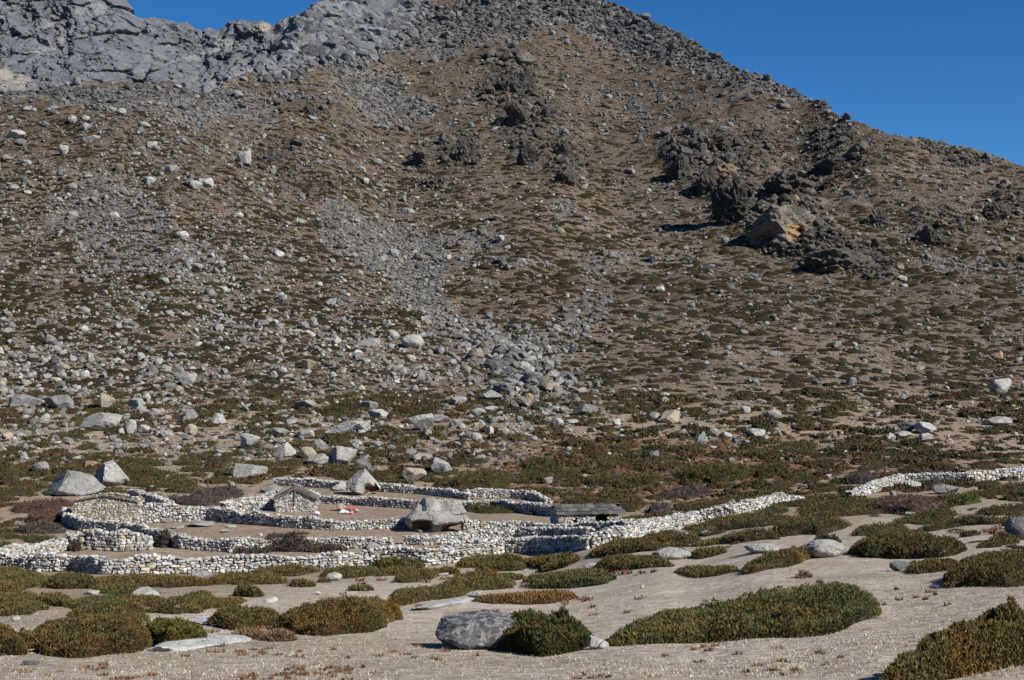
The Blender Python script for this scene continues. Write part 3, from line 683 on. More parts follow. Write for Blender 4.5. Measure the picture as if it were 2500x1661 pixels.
def wall(pts, label, thick=.6, warm=.2, size=.98, ruin=.22, seed=0, front_only=False, group='dry stone walls of the yards'):
    r_ = random.Random(seed); G = [];
    for x, yb, yt in pts:
        p = at(x, yb); G.append((p[0], p[1], max((yb - yt) * p[1] / F - .07, .35)))
    root = empty('stone_wall', (G[0][0], G[0][1], hz(G[0][0], G[0][1]))); tag(root, label, 'stone wall', group)
    # resample
    seg = [0]
    for a, b_ in zip(G, G[1:]): seg.append(seg[-1] + math.hypot(b_[0] - a[0], b_[1] - a[1]))
    S = np.array(seg); gx = np.array([g[0] for g in G]); gy = np.array([g[1] for g in G]); gh = np.array([g[2] for g in G])
    def sm(s_): return float(np.interp(s_, S, gx)), float(np.interp(s_, S, gy)), float(np.interp(s_, S, gh)) * (1 + ruin * float(vn(s_ / 1.3, seed * 3.1)))
    def frame(s_):
        a = sm(max(0, s_ - .3)); b_ = sm(min(S[-1], s_ + .3)); d = Vector((b_[0] - a[0], b_[1] - a[1])); d.normalize()
        n = Vector((d.y, -d.x)); c_ = sm(s_)
        if n.dot(Vector((-c_[0], -c_[1]))) < 0: n = -n
        return c_, d, n
    # core
    nn = max(3, int(S[-1] / .5)); V = []; Fq = []
    for i in range(nn + 1):
        (x, y, h), d, n = frame(S[-1] * i / nn); z = hz(x, y)
        for sgn, zz in ((1, -.3), (1, h * .9), (-1, h * .9), (-1, -.3)):
            off = sgn * (thick / 2 - .13) + 0 ; V.append((x + n.x * off - n.x * thick / 2, y + n.y * off - n.y * thick / 2, z + zz))
    for i in range(nn):
        a = i * 4
        for j in range(4): Fq.append((a + j, a + (j + 1) % 4, a + 4 + (j + 1) % 4, a + 4 + j))
    Fq += [(0, 1, 2, 3), (nn * 4 + 3, nn * 4 + 2, nn * 4 + 1, nn * 4)]
    V = np.array(V) - np.array(root.location); link('wall_core', mesh_np('wall_core', V, np.array(Fq), M_core), root)
    st = []
    for side in (1, -1):
        hmax = float(gh.max()) * 1.2; zc = 0.0; row = 0
        while zc < hmax:
            ch = r_.uniform(.13, .2) * size * (1.35 if row == 0 else 1) * (1 if side > 0 else 1.3)
            s_ = r_.uniform(-.1, .1)
            while s_ < S[-1] + .05:
                wd = r_.uniform(.14, .36) * size * (1 if side > 0 else 1.4)
                if r_.random() < .1: wd *= 1.7
                (x, y, h), d, n = frame(min(max(s_ + wd / 2, 0), S[-1]))
                if zc + ch * .5 < h:
                    off = 0 if side > 0 else -thick
                    hh_ = ch * r_.uniform(.85, 1.3); dep = r_.uniform(.2, .34)
                    px_ = x + n.x * (off - side * .1 + r_.uniform(-.06, .06)); py_ = y + n.y * (off - side * .1 + r_.uniform(-.04, .04))
                    imp = wd * hh_ / y * (1 if side > 0 else .01)
                    st.append(((px_, py_, hz(x, y) + zc + ch / 2 + r_.uniform(-.03, .03)), (wd * .95, dep, hh_ * .95), math.atan2(d.y, d.x) + r_.uniform(-.35, .35), r_.uniform(-.5, .5), stone_col(r_, warm), imp))
                s_ += wd * .96
            zc += ch * .93; row += 1
            if side < 0 and front_only: break
    s_ = 0                                         # cap stones
    while s_ < S[-1]:
        (x, y, h), d, n = frame(s_); 
        for off in (-.12, -thick / 2, -thick + .12):
            wd = r_.uniform(.15, .36) * size
            st.append(((x + n.x * off + r_.uniform(-.06, .06), y + n.y * off + r_.uniform(-.06, .06), hz(x, y) + h + r_.uniform(-.06, .07)), (wd, r_.uniform(.15, .3), r_.uniform(.1, .2) * size), r_.uniform(0, 3), r_.uniform(-.3, .3), stone_col(r_, warm), wd * .14 / y * (1 if off > -.2 else .5)))
        s_ += .24 * size
    lay(root, st)
    return root
WALLS = [
 ([(-120,1392,1352),(0,1392,1353),(89,1397,1357),(178,1397,1361),(252,1403,1362),(356,1403,1362),(445,1402,1366),(504,1400,1368),(593,1398,1361),(700,1397,1360),(808,1392,1353),(897,1384,1346),(956,1382,1342),(1045,1383,1334),(1134,1373,1328),(1229,1352,1318)],
  'long pale front wall running along the scrub from the left edge to the corner', dict(seed=1, size=1.15)),
 ([(1231,1350,1316),(1300,1349,1313),(1360,1348,1310),(1430,1343,1312)], 'grey shaded stretch of front wall between the bright corner and the gap', dict(seed=2, ruin=.06, size=1.1)),
 ([(1446,1338,1306),(1526,1324,1285),(1586,1308,1268),(1645,1296,1257),(1704,1280,1247),(1793,1261,1233),(1850,1247,1223),(1897,1236,1212),(1912,1233,1205),(1930,1230,1212),(1962,1225,1214)], 'front wall climbing right from the gap past the slate roofed hut', dict(seed=3, size=1.1)),
 ([(2080,1218,1200),(2131,1206,1182),(2170,1194,1168),(2209,1182,1157),(2307,1179,1154),(2365,1178,1155),(2500,1171,1144),(2640,1166,1140)], 'separate stone wall at the right above the red brown scrub', dict(seed=4, size=1.15, group='')),
 ([(4,1388,1346),(60,1372,1334),(110,1357,1324),(163,1345,1316)], 'short bright wall slanting up from the left front corner', dict(seed=5)),
 ([(150,1268,1240),(155,1282,1256),(190,1296,1266),(237,1301,1270),(297,1306,1275),(356,1322,1290),(439,1341,1312),(500,1345,1314),(564,1350,1320),(653,1347,1320),(763,1339,1314),(860,1340,1313),(956,1338,1314)], 'dark faced wall curving round the left hut and along the lower yard', dict(seed=6)),
 ([(332,1278,1232),(420,1275,1236),(504,1273,1240),(600,1281,1250),(700,1289,1260),(808,1296,1270),(900,1294,1270),(997,1291,1268)], 'long inner wall from the left hut to the split boulder', dict(seed=7)),
 ([(311,1224,1198),(350,1232,1206),(410,1243,1224)], 'short sloping wall behind the left hut', dict(seed=8)),
 ([(549,1256,1229),(600,1250,1216),(640,1246,1206),(668,1243,1204)], 'thick stone wall rising to the left side of the middle hut', dict(seed=9)),
 ([(668,1186,1166),(748,1190,1172),(808,1194,1177),(850,1197,1180)], 'left stretch of the back wall up to the hollow boulder', dict(seed=10)),
 ([(924,1201,1183),(1015,1206,1189),(1104,1216,1198),(1143,1221,1203)], 'middle stretch of the back wall right of the hollow boulder', dict(seed=11)),
 ([(1143,1219,1197),(1200,1217,1198),(1250,1218,1198),(1292,1221,1202),(1330,1230,1218)], 'dark far end of the back wall bending down to the right', dict(seed=12)),
 ([(735,1219,1196),(769,1229,1210),(867,1234,1213),(956,1240,1219),(1030,1245,1225),(1134,1246,1222),(1200,1246,1221),(1289,1255,1230),(1350,1262,1236)], 'long straight wall across the upper yards behind the split boulder', dict(seed=13)),
 ([(1131,1300,1270),(1200,1297,1272),(1289,1295,1278),(1378,1304,1279),(1450,1310,1277),(1538,1306,1268)], 'dark sided wall from the split boulder past the front of the slate roofed hut', dict(seed=14)),
 ([(986,1330,1310),(1040,1332,1308),(1104,1329,1306),(1180,1324,1296),(1259,1320,1290),(1340,1318,1288),(1430,1316,1288)], 'inner wall of heaped grey stones just behind the front wall', dict(seed=15)),
]
for pts, lab, kw in WALLS: wall(pts, lab, **kw)

# ------------------------------------------------------------------ huts
M_slate = rockmat('roof_slate', 'obj', 2.0, .6)
M_wood = plain('weathered_wood', (.2,.165,.13), .85, 10)
def boxmesh(name, a, b_, mat):
    V = np.array([(x, y, z) for x in (a[0], b_[0]) for y in (a[1], b_[1]) for z in (a[2], b_[2])])
    Fc = np.array([(0,1,3,2),(4,6,7,5),(0,4,5,1),(2,3,7,6),(0,2,6,4),(1,5,7,3)]); return mesh_np(name, V, Fc, mat)
def hut(xl, xr, yb, hw, hr, length, yaw, label, roofed=True, warm=.5, openings=(), seed=0, along=False, side=0, over=.18, slate=.4, slabs=True):
    """front face from photo x xl to xr; gable face to the viewer unless along (ridge along the front)"""
    r_ = random.Random(seed); a = at(xl, yb); s = a[1] / F; Wd = (xr - xl) * s; root = empty('stone_hut', a); root.rotation_euler = (0, 0, yaw)
    tag(root, label, 'hut'); hw *= s; hr *= s
    def top(x, y):
        if along: q = y / length
        else: q = x / Wd
        return hw + (hr - hw) * (1 - abs(2 * min(max(q, 0), 1) - 1))
    def inside(x, z): return any(o[0] * Wd < x < o[1] * Wd and o[2] * hw < z < o[3] * hw for o in openings)
    # core walls: thin prisms, with gaps for the openings
    cuts = sorted({0.1, Wd - .1} | {q * Wd for o in openings for q in o[:2]} | ({Wd / 2} if not along else set()))
    V = []; Fq = []
    def prism(x0, x1, y0, y1, zlo, zf):
        n0 = len(V); 
        for x in (x0, x1):
            for y in (y0, y1):
                V.append((x, y, zlo)); V.append((x, y, zf(x, y)))
        for f in ((0,1,3,2),(4,6,7,5),(0,4,5,1),(2,3,7,6),(0,2,6,4),(1,5,7,3)): Fq.append(tuple(n0 + i for i in f))
    for x0, x1 in zip(cuts, cuts[1:]):
        mid = (x0 + x1) / 2; op = [o for o in openings if o[0] * Wd < mid < o[1] * Wd]
        if op:
            o = op[0]
            if o[2] > 0: prism(x0, x1, .1, .4, -.3, lambda x, y: o[2] * hw)
            if o[3] < 1: prism(x0, x1, .1, .4, o[3] * hw, lambda x, y: top(x, y) - .08)
        else: prism(x0, x1, .1, .4, -.3, lambda x, y: top(x, y) - .08)
    for x0, x1 in zip(cuts, cuts[1:]): prism(x0, x1, length - .4, length - .1, -.3, lambda x, y: top(x, y) - .08)
    ys = [.4, length / 2, length - .4]
    for y0, y1 in zip(ys, ys[1:]):
        prism(.1, .4, y0, y1, -.3, lambda x, y: top(x, y) - .08); prism(Wd - .4, Wd - .1, y0, y1, -.3, lambda x, y: top(x, y) - .08)
    link('wall_core', mesh_np('wall_core', np.array(V), np.array(Fq), M_core), root)
    st = []
    def face(length_, fn, tf, ang, w_=1, op=False):
        z = 0
        while z < max(hw, hr) + .1:
            ch = r_.uniform(.1, .17); x = r_.uniform(-.05, .05)
            while x < length_:
                wd = r_.uniform(.14, .4)
                if z + ch * .4 < tf(min(max(x + wd / 2, 0), length_)) and not (op and inside(x + wd / 2, z + ch / 2)):
                    p = fn(x + wd / 2); col = stone_col(r_, warm); st.append(((p[0], p[1], z + ch / 2), (wd, .26, ch * 1.15), ang + r_.uniform(-.1, .1), r_.uniform(-.12, .12), col, wd * ch * w_))
                x += wd * .97
            z += ch * .96
    face(Wd, lambda x: (x, .08), lambda x: top(x, 0), 0, 1, True)
    face(length, lambda y: (.08, y), lambda y: top(0, y), math.pi / 2, .6 if side <= 0 else .05)
    face(length, lambda y: (Wd - .08, y), lambda y: top(Wd, y), math.pi / 2, .6 if side > 0 else .05)
    face(Wd, lambda x: (x, length - .08), lambda x: top(x, length), 0, .01)
    st.sort(key=lambda q: -q[5])
    for p, sz_, rz, tl, col, _ in st[:300]:
        o = bpy.data.objects.new('stone', r_.choice(STM)); COL.objects.link(o); o.parent = root; o.location = p; o.scale = sz_; o.rotation_euler = (tl, 0, rz); o.color = (*col, 1)
    rest = st[300:]
    if rest:
        P_, F_, m = batch(STL, rng.integers(0, 16, len(rest)), np.array([q[0] for q in rest]), np.array([q[1] for q in rest]), np.array([q[2] for q in rest]), np.array([q[3] for q in rest]))
        o = link('small_stones', mesh_np('small_stones', P_, F_, M_stone_a, False, np.repeat(np.array([q[4] for q in rest]), m, 0)), root); o['kind'] = 'stuff'
    if roofed:
        n_ = 0
        tiles = []
        run = length / 2 if along else Wd / 2; span = Wd if along else length
        sl_ = math.atan2(hr - hw, run); L_ = math.hypot(hr - hw, run) + over
        for sgn in (-1, 1):
            for lay_ in range(3 if slabs else 0):
                u0 = -over
                while u0 < span + over:
                    wd = r_.uniform(.25, .65) * (slate / .4); tl = L_ / 3 * r_.uniform(1.1, 1.35)
                    dist = L_ * (lay_ + .5) / 3 ; hz_ = hr - math.sin(sl_) * dist + .05 + .03 * (2 - lay_) + r_.uniform(0, .03)
                    off = math.cos(sl_) * dist
                    me = roof_tile(); o = bpy.data.objects.new('roof_slab', me); COL.objects.link(o); o.parent = root
                    if along: o.location = (u0 + wd / 2, length / 2 + sgn * off, hz_); o.scale = (wd * 1.02, tl, .045); o.rotation_euler = (-sgn * (sl_ - .03), r_.uniform(-.03, .03), r_.uniform(-.06, .06))
                    else: o.location = (Wd / 2 + sgn * off, u0 + wd / 2, hz_); o.scale = (tl, wd * 1.02, .045); o.rotation_euler = (r_.uniform(-.03, .03), sgn * (sl_ - .03), r_.uniform(-.06, .06))
                    g = r_.uniform(.08, .18); o.color = (g, g * .96, g * .9, 1)
                    u0 += wd
        bm_ = boxmesh('ridge_beam', (-.3, -.05, -.05), (Wd + .25, .05, .05), M_wood) if along else boxmesh('ridge_beam', (-.05, -.35, -.05), (.05, length + .2, .05), M_wood)
        link('ridge_beam', bm_, root, (0, length / 2, hr - .06) if along else (Wd / 2, 0, hr - .06))
        for e in (0, 1) if not along else ():          # verge poles along the gable
            sgn = -1 if e == 0 else 1
            o = link('roof_pole', boxmesh('roof_pole', (-L_ / 2 - .1, -.04, -.04), (L_ / 2 + .1, .04, .04), M_wood), root, (Wd / 2 + sgn * math.cos(sl_) * L_ / 2, -.16, (hr + hw) / 2 + .0 - over / 2 * math.sin(sl_)))
            o.rotation_euler = (0, sgn * sl_, 0)
    return root, Wd, hw, hr, s
TILE = []
def roof_tile():
    if not TILE:
        for i in range(8):
            r_ = np.random.default_rng(i + 50); V, Fc = STV[i]; V = V * 1.0; V[:, 2] = np.sign(V[:, 2]) * .5 * (np.abs(V[:, 2]) > .1); V[:, :2] = np.where(np.abs(V[:, :2]) > .2, np.sign(V[:, :2]) * .5, V[:, :2]) + r_.uniform(-.06, .06, V[:, :2].shape)
            TILE.append(mesh_np('roof_slab', V, Fc, M_slate))
    return random.choice(TILE)
hut(180, 332, 1280, 58, 72, 1.6, R(3), 'cream stone hut with a low gable facing front beside the two great boulders', warm=.8, seed=1, side=1, slabs=False)
h2 = hut(672, 768, 1250, 34, 57, 1.1, R(2), 'small gabled stone hut in the upper yard with a stick up its gable', warm=.25, seed=2, side=1)
o = link('gable_stick', boxmesh('gable_stick', (-.03, -.03, 0), (.03, .03, 1.3), M_wood), h2[0], (h2[1] * .5, -.12, .6)); o.rotation_euler = (0, R(2), 0)
h3 = hut(1364, 1512, 1296, 38, 52, 3.0, R(9), 'slate roofed low hut behind the wall with a dark doorway on its right', warm=.5, seed=3, along=True, side=-1, openings=[(.26,.33,.45,.82),(.62,.82,.1,.95)], over=.1, slate=.55)
# roofless pen
wall([(170,1345,1302),(200,1342,1299),(240,1345,1296),(297,1348,1300),(368,1343,1312)], 'roofless square stone pen with a tumbled pale front left of the lower yard', seed=21, warm=.4, size=1.25, ruin=.2, group='')

# ------------------------------------------------------------------ red cloth and bags
def cloth(name, px, py, wd, dp, h, col, label, cat, seed, rough=.7, rise=0.):
    x, Y, z = at(px, py); n = 22; u, v = np.meshgrid(np.linspace(-1, 1, n), np.linspace(-1, 1, n))
    lump = fbm(u * 1.6 + seed, v * 1.6, 3, seed) * .4 + .75; rr = np.clip(1 - (u ** 4 + v ** 4) * .5, 0, 1) ** .6
    Z = h * rr * lump + rise * (1 - np.abs(u) * .2); X = u * wd / 2 * (1 + .12 * fbm(v * 2 + seed, u, 2, seed + 3)); Yv = v * dp / 2 * (1 + .12 * fbm(u * 2, v + seed, 2, seed + 5))
    ii = np.arange(n * n).reshape(n, n); q = np.stack([ii[:-1, :-1], ii[:-1, 1:], ii[1:, 1:], ii[1:, :-1]], -1).reshape(-1, 4)
    V = np.stack([X, Yv, Z], -1).reshape(-1, 3); Vb = V.copy(); Vb[:, 2] -= .03
    m = n * n; rim = list(ii[0]) + list(ii[1:, -1]) + list(ii[-1, -2::-1]) + list(ii[-2:0:-1, 0])
    sideq = np.array([(rim[i], rim[(i + 1) % len(rim)], rim[(i + 1) % len(rim)] + m, rim[i] + m) for i in range(len(rim))])
    me = mesh_np(name, np.vstack([V, Vb]), np.vstack([q, q[:, ::-1] + m, sideq]), plain(name + '_cloth', col, rough, 12), True)
    return tag(link(name, me, None, (x, Y, z - .0)), label, cat)
boulder(820, 846, 1229, 1250, 'stone with red cloth drying on it in the upper yard', col=TAN, name='stone', cat='stone')
boulder(862, 877, 1241, 1253, 'small stone right of the pile of clothes', col=PALE, name='stone', cat='stone')
cloth('red_cloth', 853, 1252, 1.0, .6, .12, (.62,.1,.05), 'red cloth spread over the stone in the upper yard', 'cloth', 3, rise=.38)
cloth('white_bag', 841, 1255, .75, .5, .34, (.62,.63,.68), 'white sack lying below the red cloth', 'sack', 9)
cloth('pink_bag', 856, 1255.5, .45, .4, .22, (.7,.2,.22), 'pinkish red bundle beside the white sack', 'bundle', 14)
cloth('blue_bag', 849, 1251, .4, .4, .3, (.12,.14,.25), 'dark blue bundle behind the white sack', 'bundle', 19)
cloth('plastic_bag', 774, 1257, .45, .4, .3, (.6,.6,.66), 'white bag at the corner of the middle hut', 'bag', 23)

# ------------------------------------------------------------------ shrubs
OLIVE, GREEN, BROWN, RUST = (.067,.055,.023), (.058,.055,.023), (.075,.054,.023), (.082,.053,.026)
PURPLE, RED = (.068,.054,.048), (.07,.043,.034)
def shrub_geo(Pl, Pr, bh, h, npx, spr, col, seed, twig=False, lumps=1.0, spike=None, taper=0.0):
    """Pl, Pr ends of the long axis on the ground; bh half depth; npx sprigs; spr sprig length. returns V,F,col (world)"""
    r_ = np.random.default_rng(seed)
    cx_, cy_ = (Pl[0] + Pr[0]) / 2, (Pl[1] + Pr[1]) / 2; ax = np.array([Pr[0] - Pl[0], Pr[1] - Pl[1]]); a = np.linalg.norm(ax) / 2; ax = ax / (2 * a)
    ay = np.array([cx_ / cy_, 1.0])      # the depth of the patch runs away from the valley
    th0 = r_.uniform(0, 6)
    def edge(th): return 1 + .10 * np.sin(2 * th + th0) + .09 * np.sin(3 * th + 2 * th0) + .06 * np.sin(5 * th + th0 * 3) + .04 * np.sin(9 * th + th0 * 5)
    ls = max(.35, .16 * a)
    def dome(rho, th, zr=1.0):
        e = edge(th); c2_ = np.cos(th) ** 2; e = e / (1 + (np.where(np.cos(th) > 0, edge(0.), edge(np.pi)) - 1) * c2_); lx = rho * np.cos(th) * a * e; tp = 1 - taper * np.clip(.5 - .5 * lx / a, 0, 1); ly = rho * np.sin(th) * bh * e * tp
        hh = h * tp * np.clip(1 - rho ** 3.2, 0, 1) ** .5 * (1 + lumps * .44 * fbm(lx / ls + seed, ly / ls, 3, seed % 50) + lumps * .24 * fbm(lx / ls * 3.7 + seed, ly / ls * 3.7, 2, seed % 40) + .2 * np.sin(th0 + lx / a * 1.7))
        X = cx_ + ax[0] * lx + ay[0] * ly; Y = cy_ + ax[1] * lx + ay[1] * ly
        return X, Y, hh * zr
    nr_, ns = (7, 26) if npx > 400 else (4, 14)
    rho = np.concatenate([[0], np.repeat(np.linspace(1 / nr_, 1, nr_) ** .8, ns)]); th = np.concatenate([[0], np.tile(np.linspace(0, 2 * np.pi, ns, endpoint=False), nr_)])
    X, Y, Hh = dome(rho, th, .8); Z = height(X, Y) + Hh - .04
    V = [np.stack([X, Y, Z], -1)]
    tri = [(0, 1 + i, 1 + (i + 1) % ns) for i in range(ns)]
    for k_ in range(nr_ - 1):
        o = 1 + k_ * ns
        for i in range(ns): j = (i + 1) % ns; tri += [(o + i, o + ns + i, o + ns + j), (o + i, o + ns + j, o + j)]
    Fc = [np.array(tri)]; base = np.array(col)
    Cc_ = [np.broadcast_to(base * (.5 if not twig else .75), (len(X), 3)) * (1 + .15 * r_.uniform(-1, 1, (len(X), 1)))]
    n = npx; rho = np.sqrt(r_.random(n)); rho = np.where(r_.random(n) < .45, 1 - .35 * r_.random(n) ** 1.5, rho); th = r_.uniform(0, 2 * np.pi, n)
    X, Y, Hh = dome(rho, th); 
    e_ = .03; X2, Y2, H2 = dome(np.clip(rho + e_, 0, 1.), th)
    out = np.stack([X2 - X, Y2 - Y], -1) ; on = out / (np.linalg.norm(out, axis=1)[:, None] + 1e-6)
    drop = np.clip((Hh - H2) / (np.linalg.norm(out, axis=1) + 1e-6), 0, 3)
    gz = height(X, Y)
    vert = r_.random(n) ; low = (rho > .85) & (r_.random(n) < .6); Hh = np.where(low, Hh * vert, Hh)
    base_p = np.stack([X, Y, gz + Hh * .93 - spr * .35], -1)
    side_w = np.clip(drop * .5, 0, .9)[:, None]
    dirv = np.concatenate([on * side_w, np.ones((n, 1)) * .8], 1) + r_.normal(0, .3 if not twig else .4, (n, 3)); dirv /= np.linalg.norm(dirv, axis=1)[:, None]
    L = spr * r_.uniform(.6, 1.35, n); 
    if spike is not None:
        d_ = np.hypot(X - spike[0], Y - spike[1]); base_p[:, 2] += spike[2] * np.clip(1 - d_ / spike[3], 0, 1) * r_.random(n)
    wdt = L * (.24 if not twig else .13)
    ang = r_.uniform(0, 2 * np.pi, n); u = np.stack([np.cos(ang), np.sin(ang), np.zeros(n)], -1); v = np.cross(dirv, u); v /= np.linalg.norm(v, axis=1)[:, None] + 1e-6; u = np.cross(v, dirv)
    pts = []
    for q in range(3):
        ca, sa = math.cos(q * 2.094), math.sin(q * 2.094); pts.append(base_p + dirv * (L * .25)[:, None] + (u * ca + v * sa) * wdt[:, None])
    pts.append(base_p + dirv * L[:, None]); pts.append(base_p)
    SV = np.stack(pts, 1).reshape(-1, 3); o = len(V[0]); ix = (np.arange(n) * 5)[:, None] + o
    if False: T = ((0, 1, 3), (1, 2, 3), (2, 0, 3), (1, 0, 4), (2, 1, 4), (0, 2, 4))
    else: T = ((0, 1, 3), (1, 2, 3), (2, 0, 3))
    SF = np.concatenate([ix + np.array(t_) for t_ in T], 0)
    cl = fbm(X / (ls * 1.4) + seed, Y / (ls * 1.4), 3, seed % 31 + 3); hue = np.clip(.5 + cl * 1.1 + r_.normal(0, .22, n), 0, 1)[:, None]
    ca = base * np.array([1.35, 1.1, .9]); cb = base * np.array([.8, 1.08, .95])
    sc_ = (ca * (1 - hue) + cb * hue) * r_.uniform(.65, 1.45, (n, 1))
    if twig: sc_ = base * r_.uniform(.6, 1.5, (n, 1)) * (1 + r_.normal(0, .06, (n, 3)))
    else: sc_ = np.where(r_.random((n, 1)) < .08, np.array([.16, .115, .05]), sc_)
    Cs = np.repeat(sc_, 5, 0); Cs.reshape(n, 5, 3)[:, 3] *= 1.5; Cs.reshape(n, 5, 3)[:, :3] *= .8  # paler young tips, with sunlit brightness and darker feet painted in
    V.append(SV); Fc.append(SF); Cc_.append(Cs)
    return np.concatenate(V), np.concatenate(Fc), np.concatenate(Cc_), (cx_, cy_)
def shrub(x0, x1, yt, yb, label, col=OLIVE, tilt=0, hf=.5, group=None, twig=False, name='juniper_bush', cat='bush', dens=1.0, seed=None, spike=None, sprm=1.0, lumps=1.0, ends=None, taper=0.0):
    if hf >= .55 and yb > 1380 and not ends and not twig and x1 - x0 > 100: hf *= .86
    xc = (x0 + x1) / 2; seed = int(x0 * 3 + yb * 7) % 9973 if seed is None else seed
    pf = at(xc, yb); s = pf[1] / F; h = max((yb - yt) * hf * s, .06)
    back = at(xc, min(yt + (yb - yt) * hf * .9, yb - 2)); depth = max(back[1] - pf[1], .15 * (x1 - x0) * s); depth = min(depth, 2.2 * (x1 - x0) * s)
    ym = pf[1] + depth / 2
    # row of the middle of the footprint
    vm = VH - F * hz((xc - CX) * ym / F, ym) / ym
    Pl = at(x0 + 2, vm + tilt / 2); Pr = at(x1 - 2, vm - tilt / 2)
    if tilt == 0: Pl = ((x0 - CX) * ym / F, ym); Pr = ((x1 - CX) * ym / F, ym)
    h *= max(.88, 1.35 - 1.75 * (hf - .42)) if yb > 1400 else 1.05
    if ends: Pl, Pr, depth, h = at(*ends[0]), at(*ends[1]), ends[2] * 2, ends[3]
    area = (x1 - x0) * (yb - yt) * .75 / 5.96                        # pixels of the 1024 picture
    npx = int(max(14, min(area * (3.3 if yb > 1330 else 1.1) * dens, 42000))); spr = (max(.07, 7.0 * s) if yb > 1330 else 6.0 * s) * sprm * (1.5 if twig else 1)
    if spike is not None: q = at(spike[0], spike[1]); spike = (q[0], q[1] , spike[2] * s, spike[3] * s)
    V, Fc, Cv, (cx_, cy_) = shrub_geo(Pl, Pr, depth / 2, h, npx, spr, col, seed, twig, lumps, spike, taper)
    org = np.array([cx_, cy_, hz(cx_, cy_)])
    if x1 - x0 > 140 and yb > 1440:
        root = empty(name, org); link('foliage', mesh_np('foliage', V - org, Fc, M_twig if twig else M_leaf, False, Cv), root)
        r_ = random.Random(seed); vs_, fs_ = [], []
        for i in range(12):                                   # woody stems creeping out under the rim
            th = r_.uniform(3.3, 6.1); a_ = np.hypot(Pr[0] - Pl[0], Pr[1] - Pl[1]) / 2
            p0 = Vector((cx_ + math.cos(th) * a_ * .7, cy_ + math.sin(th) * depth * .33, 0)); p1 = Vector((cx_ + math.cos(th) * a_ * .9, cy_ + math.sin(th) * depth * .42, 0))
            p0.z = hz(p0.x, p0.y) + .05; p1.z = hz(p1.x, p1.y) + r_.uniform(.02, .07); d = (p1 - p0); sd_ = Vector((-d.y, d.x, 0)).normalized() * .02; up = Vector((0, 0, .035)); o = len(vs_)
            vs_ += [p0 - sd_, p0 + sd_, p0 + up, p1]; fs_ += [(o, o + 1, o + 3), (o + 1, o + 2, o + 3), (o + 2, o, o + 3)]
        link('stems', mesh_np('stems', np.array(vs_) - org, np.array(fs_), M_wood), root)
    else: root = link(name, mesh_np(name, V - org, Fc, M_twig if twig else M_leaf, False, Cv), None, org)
    tag(root, label, cat, group); BOX.append((x0, yt, x1, yb)); return root
BOX = []
